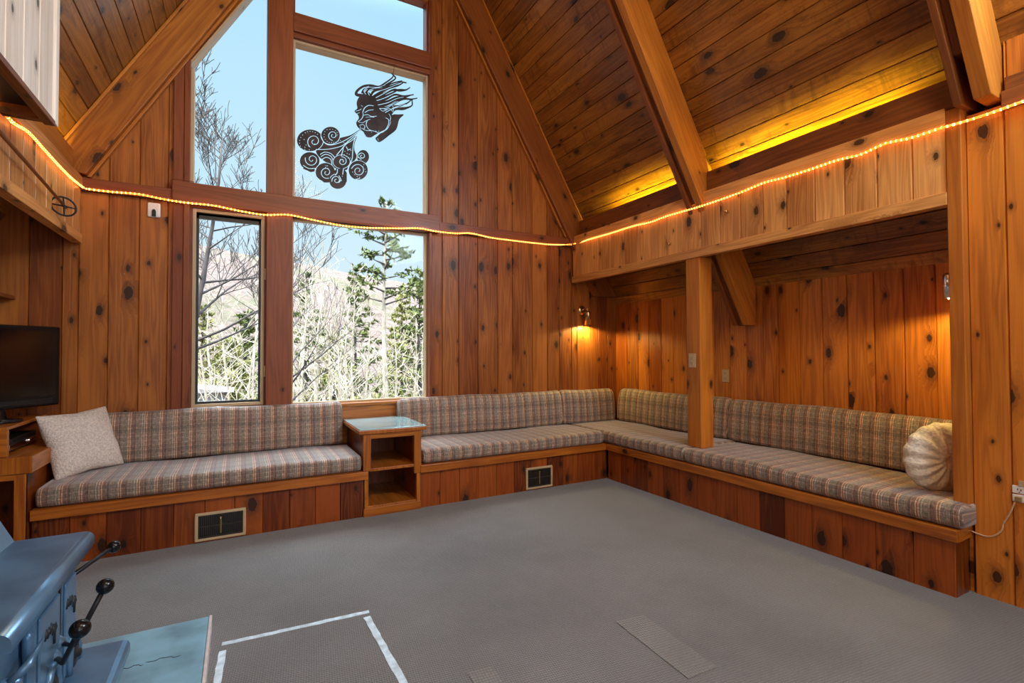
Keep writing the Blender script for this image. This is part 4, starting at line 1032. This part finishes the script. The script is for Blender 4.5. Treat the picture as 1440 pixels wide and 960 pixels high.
dots(C_((185, 160), (150, 190), (125, 225), (110, 262), (108, 300), (118, 340), (135, 375), (215, 145), (250, 140), (285, 145), (320, 158), (350, 180), (170, 250), (195, 325), (180, 355), (180, 385), (230, 340), (240, 390), (280, 300), (315, 310)), .7)
dots(C_((710, 455), (750, 440), (720, 410), (760, 400), (740, 480), (780, 450), (790, 500), (800, 400), (765, 500), (700, 290), (760, 270), (720, 300), (810, 640), (825, 690), (855, 725), (885, 750), (920, 760), (965, 620), (990, 650), (1000, 685), (975, 590), (895, 495), (950, 495), (925, 510), (485, 605), (465, 605), (460, 630), (490, 640), (675, 805), (685, 745), (660, 520), (685, 525)), .7)
# hair: swept strands
hair = [((215, 345), (150, 350), (125, 330), (150, 290), (210, 250), (290, 240), (380, 255), (450, 215), (520, 165), (545, 130), (525, 105)), ((240, 330), (200, 320), (240, 270), (330, 262), (430, 250), (520, 200), (570, 160), (545, 125)),
        ((270, 340), (250, 310), (300, 280), (420, 262), (540, 215), (640, 190)), ((300, 350), (330, 305), (440, 275), (560, 235), (640, 205), (690, 212)), ((330, 365), (400, 320), (500, 270), (590, 245), (650, 215)),
        ((340, 380), (430, 340), (540, 290), (620, 300), (690, 290), (730, 265)), ((350, 395), (450, 365), (540, 325), (600, 290), (690, 292)), ((360, 420), (460, 395), (560, 345), (660, 360), (770, 345)), ((375, 445), (480, 420), (580, 375), (680, 370), (740, 350)),
        ((380, 470), (480, 455), (560, 410), (650, 385), (740, 395), (810, 385)), ((385, 490), (480, 490), (560, 440), (640, 400), (700, 395), (760, 405)), ((400, 510), (470, 530), (540, 480), (620, 470), (700, 440), (750, 400)),
        ((470, 540), (540, 520), (600, 500), (700, 490), (755, 465), (755, 415)), ((500, 600), (520, 560), (570, 510), (660, 510), (740, 480))]
for i, P in enumerate(hair): add(stroke(H(*P), 2.1 if i < 7 else 1.8, .6))
hc = [((235, 338), (215, 300), (265, 262), (370, 262), (450, 235)), ((275, 350), (262, 310), (320, 275), (420, 266)), ((200, 335), (170, 325), (200, 280), (270, 250)), ((310, 355), (345, 315), (450, 285), (560, 240), (640, 208)), ((350, 378), (440, 330), (520, 285), (600, 262)),
      ((365, 410), (450, 380), (520, 345), (590, 310)), ((375, 460), (480, 435), (580, 390), (660, 372)), ((390, 500), (470, 495), (540, 450), (600, 420)), ((455, 545), (520, 510), (580, 480), (680, 455))]
# face
add(polysd(smoothp(H((150, 385), (190, 352), (260, 345), (330, 370), (365, 430), (385, 490), (440, 530), (510, 520), (530, 560), (515, 640), (480, 720), (400, 762), (335, 800), (290, 825), (235, 812), (212, 765), (175, 735), (140, 700), (128, 655), (155, 615), (150, 575), (108, 530), (140, 500), (132, 440)), 3, True)))
for P in hc: cut(stroke(H(*P), .6, .4))
add(polysd(smoothp(H((530, 575), (600, 568), (662, 570), (610, 625), (578, 735), (500, 800), (405, 872), (365, 868), (345, 825), (400, 780), (475, 735), (515, 660)), 3, True)))
for P, w in ((((250, 640), (240, 680), (270, 735), (330, 755), (400, 775), (455, 740), (490, 680), (490, 625), (460, 605)), .55), (((205, 530), (225, 490), (270, 465), (320, 470)), .6), (((225, 545), (270, 520), (320, 515)), .55), (((215, 575), (260, 570), (300, 590), (355, 585)), .55),
             (((235, 600), (290, 595), (330, 600)), .4), (((200, 535), (205, 580), (185, 620), (150, 645)), .5), (((120, 530), (160, 520), (185, 505)), .45), (((135, 560), (165, 545)), .4), (((185, 465), (200, 480)), .4),
             (((150, 650), (200, 660), (235, 640), (285, 620)), .45), (((165, 690), (200, 680), (225, 700), (215, 730)), .5), (((190, 720), (230, 745), (290, 750)), .5), (((170, 700), (180, 735)), .4), (((495, 560), (515, 600), (505, 640)), .45), (((390, 500), (430, 530), (500, 500), (530, 530)), .5), (((480, 470), (520, 455), (545, 490), (540, 540)), .45),
             (((345, 825), (400, 775)), .4)): cut(stroke(H(*P), w))
dots(H((230, 800), (300, 765), (350, 755), (380, 755), (370, 840), (375, 855), (360, 408), (385, 402), (410, 395), (435, 388), (460, 378), (485, 368), (510, 355), (530, 345)), .66)
# marching squares -> plate with thickness
YO = 4.545; TH = .006
verts = []; vid = {}
def wp_(u_, v_, y): return tuple(hit(u_, v_, 1, YO)+V((0, y, 0)))
def gv(i, j):
    k_ = (0, i, j)
    if k_ not in vid: vid[k_] = len(verts); verts.append((SX0+i*RES, SY0+j*RES))
    return vid[k_]
def ev(i0, j0, i1, j1):
    k_ = (1, min(i0, i1), min(j0, j1), i0 != i1)
    if k_ not in vid:
        a, b_ = Fd[j0, i0], Fd[j1, i1]; t_ = a/(a-b_); vid[k_] = len(verts)
        verts.append((SX0+(i0+(i1-i0)*t_)*RES, SY0+(j0+(j1-j0)*t_)*RES))
    return vid[k_]
faces = []; bedges = []
INS = Fd > 0
any_ = INS[:-1, :-1] | INS[1:, :-1] | INS[:-1, 1:] | INS[1:, 1:]
for j, i in zip(*np.nonzero(any_)):
    cs = [(i, j), (i+1, j), (i+1, j+1), (i, j+1)]; poly = []; cr_ = []
    for q in range(4):
        a, b_ = cs[q], cs[(q+1) % 4]; ia, ib = INS[a[1], a[0]], INS[b_[1], b_[0]]
        if ia: poly.append(gv(*a))
        if ia != ib: e_ = ev(a[0], a[1], b_[0], b_[1]); poly.append(e_); cr_.append((len(poly)-1, ia))
    if len(poly) >= 3:
        faces.append(poly)
        m_n = len(poly)
        for pos, leaving in cr_:
            if leaving: bedges.append((poly[pos], poly[(pos+1) % m_n]))
mb = MB(); nv = len(verts)
F3 = [wp_(u_, v_, -TH/2) for u_, v_ in verts]+[wp_(u_, v_, TH/2) for u_, v_ in verts]
mb.v = F3
for f in faces: mb.f.append(tuple(f)[::-1]); mb.f.append(tuple(q+nv for q in f))
for a, b_ in bedges: mb.f.append((a, b_, b_+nv, a+nv))
mb.uv = [[(0, 0)]*len(f) for f in mb.f]; mb.sm = [False]*len(mb.f)
t = thing('wind_ornament', 'dark metal cutout of a face blowing curled wind, hung in the upper window', 'ornament', hit(500, 180, 1, YO))
obj('cutout_plate', mb, M['orn'], t)
hk = hit(554, 99, 1, YO); mb = MB(); mb.tube([V((hk.x, 4.60, 3.945)), V((hk.x, YO, 3.93)), V((hk.x, YO, hk.z)), hit(552, 109, 1, YO)], .0025, 6); obj('hanging_wire', mb, M['blackm'], t)

# ------------------------------------------------------------------ outdoors
from mathutils import noise as mn
def gz(x, y):
    """ground height of the hillside beyond the house"""
    d = max(0, y-6)
    base = -1.6-.05*min(d, 16)+ (max(0, y-20)**1.08)*.0 
    hill = 0
    if y > 22:
        s_ = min(1, (y-22)/70); hill = (19+ (-x*.14) + 2.0*mn.noise(V((x*.03, y*.03, 0))))*(s_*s_*(3-2*s_))
    return base+hill+.25*mn.noise(V((x*.15, y*.15, 2)))
mb = MB(); gx_ = [-60+i*4 for i in range(46)]; gy_ = [5.0+i*1.0 for i in range(20)]+[25+i*4 for i in range(22)]
vi = {}
for j, y in enumerate(gy_):
    for i, x in enumerate(gx_): mb.v.append((x, y, gz(x, y)))
nn = len(gx_)
for j in range(len(gy_)-1):
    for i in range(nn-1): mb.f.append((j*nn+i, j*nn+i+1, (j+1)*nn+i+1, (j+1)*nn+i)); mb.uv.append([(0, 0)]*4); mb.sm.append(True)
o = obj('hillside', mb, M['ground']); tag(o, 'pale wooded hillside rising outside the lower windows', 'hill')
o['kind'] = 'structure'; del o['category']; del o['label']; o.name = 'ground'

def branchy(mb, p, d, L, r, depth, rnd, up=.25, spread=.55, seg=4, kids=4, minr=.003):
    pts = [p]; rr = [r]; dd = d.copy()
    for i in range(seg):
        dd = (dd+V((rnd.uniform(-.16, .16), rnd.uniform(-.16, .16), rnd.uniform(-.08, .12)))).normalized(); p = p+dd*L/seg; pts.append(p); rr.append(max(minr, r*(1-.75*(i+1)/seg)))
    mb.tube(pts, rr, 5 if r > .02 else 3, caps=False)
    if depth > 0:
        for k_ in range(kids):
            f = rnd.uniform(.25, 1.0); i = min(seg-1, int(f*seg)); q = pts[i].lerp(pts[i+1], f*seg-i)
            nd = (dd*.6+V((rnd.uniform(-1, 1), rnd.uniform(-1, 1), rnd.uniform(-.2, .8)))*spread+V((0, 0, up))).normalized()
            branchy(mb, q, nd, L*rnd.uniform(.42, .62), max(minr, rr[i]*.55), depth-1, rnd, up, spread, 3, kids, minr)
def bare_tree(x, y, h_, r, seed, label, group, mat='bark', n1=16, lean=(0, 0), zlow=.25, depth=2, spread=.7, minr=.008, kids=3, name='bare_tree'):
    rnd = random.Random(seed); z0 = gz(x, y)-.1; t = thing(name, label, 'tree', (x, y, z0), group)
    mb = MB(); pts = []; rr = []; p = V((x, y, z0)); n = 9
    for i in range(n+1):
        f = i/n; pts.append(V((x+lean[0]*f*h_+.02*h_*math.sin(f*5+seed), y+lean[1]*f*h_+.02*h_*math.cos(f*4+seed), z0+h_*f))); rr.append(r*(1-.82*f))
    mb.tube(pts, rr, 7); obj('trunk', mb, M[mat], t)
    mb = MB()
    for k_ in range(n1):
        f = zlow+(1-zlow)*(k_+rnd.random())/n1; i = min(n-1, int(f*n)); q = pts[i].lerp(pts[i+1], f*n-i); a = rnd.uniform(0, 2*PI)
        nd = V((math.cos(a), math.sin(a), rnd.uniform(.25, 1.1))).normalized()
        branchy(mb, q, nd, h_*rnd.uniform(.16, .34)*(1.25-f*.7), rr[i]*.5, depth, rnd, .2, spread, 4, kids, minr)
    obj('branches', mb, M[mat], t); return t
def at_px(px, y):
    """x of the vertical through image column px at distance y"""
    return hit(px, 480, 1, y).x
# big grey tree close to the left window, twigs against the sky
GT = 'pale bare saplings outside the windows'
bare_tree(at_px(262, 9.0), 9.0, 6.4, .075, 3, 'tall bare grey tree whose twigs fill the slanted left window', None, 'bark_d', 34, (.05, 0), .28, 3, .75, .0045, 4)
bare_tree(at_px(395, 11.0), 11.0, 5.9, .06, 31, 'bare grey tree behind the post between the lower windows', None, 'bark_d', 16, (.03, 0), .35, 2, .8, .005, 3)
for i, (px, y, h_, r) in enumerate([(290, 13, 4.6, .045), (322, 16, 5.5, .05), (350, 12, 3.8, .04), (418, 14, 5.6, .05), (432, 18, 6.6, .06), (447, 12, 4.6, .045), (462, 15, 5.8, .055), (476, 19, 6.6, .06), (488, 13, 4.6, .05), (503, 16, 5.4, .055), (520, 20, 6.2, .06), (558, 14, 4.2, .045), (575, 17, 4.6, .05), (590, 13, 3.6, .04), (305, 19, 5.6, .06), (440, 22, 7.4, .07), (365, 20, 6.2, .06), (410, 11.5, 3.6, .04), (530, 12, 3.3, .035), (470, 11, 3.2, .035)]):
    bare_tree(at_px(px, y), y, h_, r, 50+i, 'pale bare sapling among the thicket outside the lower windows', GT, 'bark', 17, (random.uniform(-.05, .07), 0), .12, 2, .7, .007, 2)

def conifer(name, label, x, y, h_, r, rad, seed, mat, zlow=.3, dens=26, group=None, tuft=.16, top=1.0, nt=22, open_=False):
    rnd = random.Random(seed); z0 = gz(x, y)-.1; t = thing(name, label, 'tree', (x, y, z0), group)
    mb = MB(); mb.tube([V((x+.03*math.sin(i), y, z0+h_*i/8)) for i in range(9)], [r*(1-.85*i/8) for i in range(9)], 7); obj('trunk', mb, M['bark' if open_ else 'bark_d'], t)
    mbB = MB(); mbF = MB()
    for k_ in range(dens):
        f = zlow+(top-zlow)*((k_+rnd.random()*.8)/dens); a = k_*2.4+rnd.uniform(-.5, .5); L = rad*(1.05-f)/(1.05-zlow)*rnd.uniform(.65, 1.15)+.12
        q = V((x, y, z0+h_*f)); nd = V((math.cos(a), math.sin(a), rnd.uniform(-.12, .35) if not open_ else rnd.uniform(.0, .45)))
        e = q+nd*L; mbB.tube([q, q.lerp(e, .5)+V((0, 0, -.04*L)), e], [.03*r/.1+.006, .012, .005], 4, caps=False)
        for s_ in range(nt):
            g_ = (rnd.random()**.6) if not open_ else .45+.55*rnd.random(); c = q.lerp(e, g_)+V((rnd.gauss(0, .10), rnd.gauss(0, .10), rnd.gauss(0, .06)))*L*.9
            for w_ in range(3):
                d = V((rnd.gauss(0, 1), rnd.gauss(0, 1), rnd.gauss(.2, .7))).normalized(); sd = d.orthogonal().normalized()*tuft*.22; sd.rotate(Matrix.Rotation(rnd.uniform(0, 6.28), 3, d))
                p0 = c-d*tuft*.2; mbF.face([p0-sd, p0+sd, p0+d*tuft*rnd.uniform(.8, 1.3)], [(0, 0)]*3)
    obj('branches', mbB, M['bark_d'], t); obj('foliage', mbF, M[mat], t); return t
conifer('pine_tree', 'tall slender pine with high tufts reaching into the upper window', at_px(541, 15), 15, 7.9, .11, 1.5, 5, 'needle', .60, 30, tuft=.17, nt=20, open_=True)
for i, (px, y, h_, rad, mt, lb) in enumerate([(590, 18, 6.5, 1.9, 'needle', 'dark evergreen tree at the right edge of the large lower window'), (430, 24, 7.3, 2.2, 'needle', 'evergreen tree far behind the saplings, left in the large lower window'),
        (500, 27, 8.0, 2.3, 'needle', 'evergreen tree in the background behind the pale saplings'), (322, 21, 4.2, 1.9, 'needle_y', 'yellow green bush low in the narrow left window'), (565, 22, 6.5, 1.8, 'needle_y', 'yellow green evergreen just right of the slender pine'), (345, 24, 5.4, 1.8, 'needle', 'rounded green tree in the middle of the narrow left window'), (285, 25, 5.6, 1.7, 'needle_y', 'yellow green tree at the left of the narrow window'), (470, 23, 4.5, 1.9, 'needle_y', 'low yellow green evergreen behind the pale saplings')]):
    conifer('evergreen_tree', lb, at_px(px, y), y, h_, .10, rad, 80+i, mt, .06, 46, tuft=.22, nt=26)
# shed
sx = at_px(275, 16.0); sz = gz(sx, 16)-.2; t = thing('garden_shed', 'small pale shed in the lower left corner of the narrow window', 'shed', (sx, 16, sz))
ztop = hit(285, 549, 1, 16.0).z
mb = MB(); 
for i in range(12): mb.strip((0, 16.0, 0), X, Z, -Y, sx-1.2+i*.165, sx-1.2+(i+1)*.165, sz, ztop-.05, th=.1)
mb.box(sx-1.2, sx+.78, 16.1, 17.8, sz, ztop-.05); obj('wall', mb, M['shed'], t)
mb = MB(); mb.prism([(sx-1.35, ztop-.06), (sx+.92, ztop-.06), (sx-.2, ztop+.10)], 15.85, 17.95, (1, 0, 0)); obj('roof', mb, M['shedroof'], t)

# ------------------------------------------------------------------ light
def area(name, loc, direction, sx_, sy_, power, color, spread=None):
    l = bpy.data.lights.new(name, 'AREA'); l.shape = 'RECTANGLE'; l.size = sx_; l.size_y = sy_; l.energy = power; l.color = color
    if spread: l.spread = spread
    o = bpy.data.objects.new(name, l); col.objects.link(o); o.location = loc; o.rotation_euler = V(direction).to_track_quat('-Z', 'Y').to_euler(); return o
def point(name, loc, power, color, r=.02):
    l = bpy.data.lights.new(name, 'POINT'); l.energy = power; l.color = color; l.shadow_soft_size = r
    o = bpy.data.objects.new(name, l); col.objects.link(o); o.location = loc; return o
# cove lamps behind the right header, one per bay
area('cove_lamp', (3.385, 2.02, 2.56), (.35, 0, 1), .03, 1.15, 26.0, (.95, .88, .04)).rotation_euler = V((.35, 0, 1)).to_track_quat('-Z', 'X').to_euler()
o = area('cove_lamp', (3.385, 3.45, 2.56), (.35, 0, 1), .03, .85, 19.0, (.95, .88, .04)); o.rotation_euler = V((.35, 0, 1)).to_track_quat('-Z', 'X').to_euler()
o = area('cove_lamp', (-1.10, 3.9, 2.53), (-.35, 0, 1), .03, .9, 5, (.95, .75, .05)); o.rotation_euler = V((-.35, 0, 1)).to_track_quat('-Z', 'X').to_euler()
# wall lamps shine down from their open shades
def spot(name, loc, d, power, color, ang, blend=.4, r=.02):
    l = bpy.data.lights.new(name, 'SPOT'); l.energy = power; l.color = color; l.spot_size = ang; l.spot_blend = blend; l.shadow_soft_size = r
    o = bpy.data.objects.new(name, l); col.objects.link(o); o.location = loc; o.rotation_euler = V(d).to_track_quat('-Z', 'Y').to_euler(); return o
spot('wall_lamp_light', (3.445, 4.51, 1.548), (0, .0, -1), 16, (1, .80, .25), math.radians(168), .25, .02)
spot('wall_lamp_light', LAMP2, (0, .0, -1), 20, (1, .78, .25), math.radians(165), .3, .02)
# cool fill added at the unseen rear gable openings to brighten the room
area('rear_cool_fill', (.25, YR+.05, 1.95), (.15, 1, -.05), 1.3, 2.1, 22, (.70, .85, 1))
area('rear_cool_fill', (2.05, YR+.05, 1.95), (0, 1, -.05), 1.3, 2.1, 14, (.80, .9, 1))
area('right_cool_fill', (2.75, .05, 3.55), (-1, .62, -.32), .9, 1.2, 115, (.68, .85, 1))  # added cool light for the left side; no roof opening is built
point('warm_room_fill', (.95, -.2, 4.3), 100, (1, .78, .48), .4)  # this and the next: warm fill added out of view, no fittings built
point('warm_room_fill', (.2, -1.8, 3.0), 24, (1, .80, .55), .4)

sun = bpy.data.lights.new('sun', 'SUN'); sun.energy = 4.0; sun.angle = math.radians(.6); sun.color = (1, .90, .76)
so = bpy.data.objects.new('sun', sun); col.objects.link(so); so.rotation_euler = V((.75, .55, -.80)).to_track_quat('-Z', 'Y').to_euler()

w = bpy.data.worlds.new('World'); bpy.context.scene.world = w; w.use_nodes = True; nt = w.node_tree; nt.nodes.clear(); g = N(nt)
gen = g.n('ShaderNodeTexCoord').outputs['Generated']; sep = g.n('ShaderNodeSeparateXYZ', inp={0: gen})
zz = sep.outputs[2]
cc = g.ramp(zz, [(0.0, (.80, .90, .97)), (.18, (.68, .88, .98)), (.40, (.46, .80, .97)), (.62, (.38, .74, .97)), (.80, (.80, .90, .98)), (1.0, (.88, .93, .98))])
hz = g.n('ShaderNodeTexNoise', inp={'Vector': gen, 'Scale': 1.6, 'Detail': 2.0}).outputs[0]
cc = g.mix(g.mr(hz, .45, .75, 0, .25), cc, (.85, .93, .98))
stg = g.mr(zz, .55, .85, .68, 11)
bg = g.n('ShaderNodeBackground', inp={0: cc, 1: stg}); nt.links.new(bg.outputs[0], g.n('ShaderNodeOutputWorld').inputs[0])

# ------------------------------------------------------------------ camera, view
cam = bpy.data.cameras.new('camera'); co = bpy.data.objects.new('camera', cam); col.objects.link(co)
cam.sensor_width = 36; cam.lens = 36*FPX/1440; cam.clip_start = .02; cam.clip_end = 500
co.matrix_world = Matrix.Translation(EYE) @ Matrix((Rv, Uv, -Fv)).transposed().to_4x4()
sc = bpy.context.scene; sc.camera = co
vs = sc.view_settings; vs.view_transform = 'Standard'; vs.look = 'None'; vs.gamma = 1; vs.use_curve_mapping = False; vs.exposure = 0.6
sc.display_settings.display_device = 'sRGB'
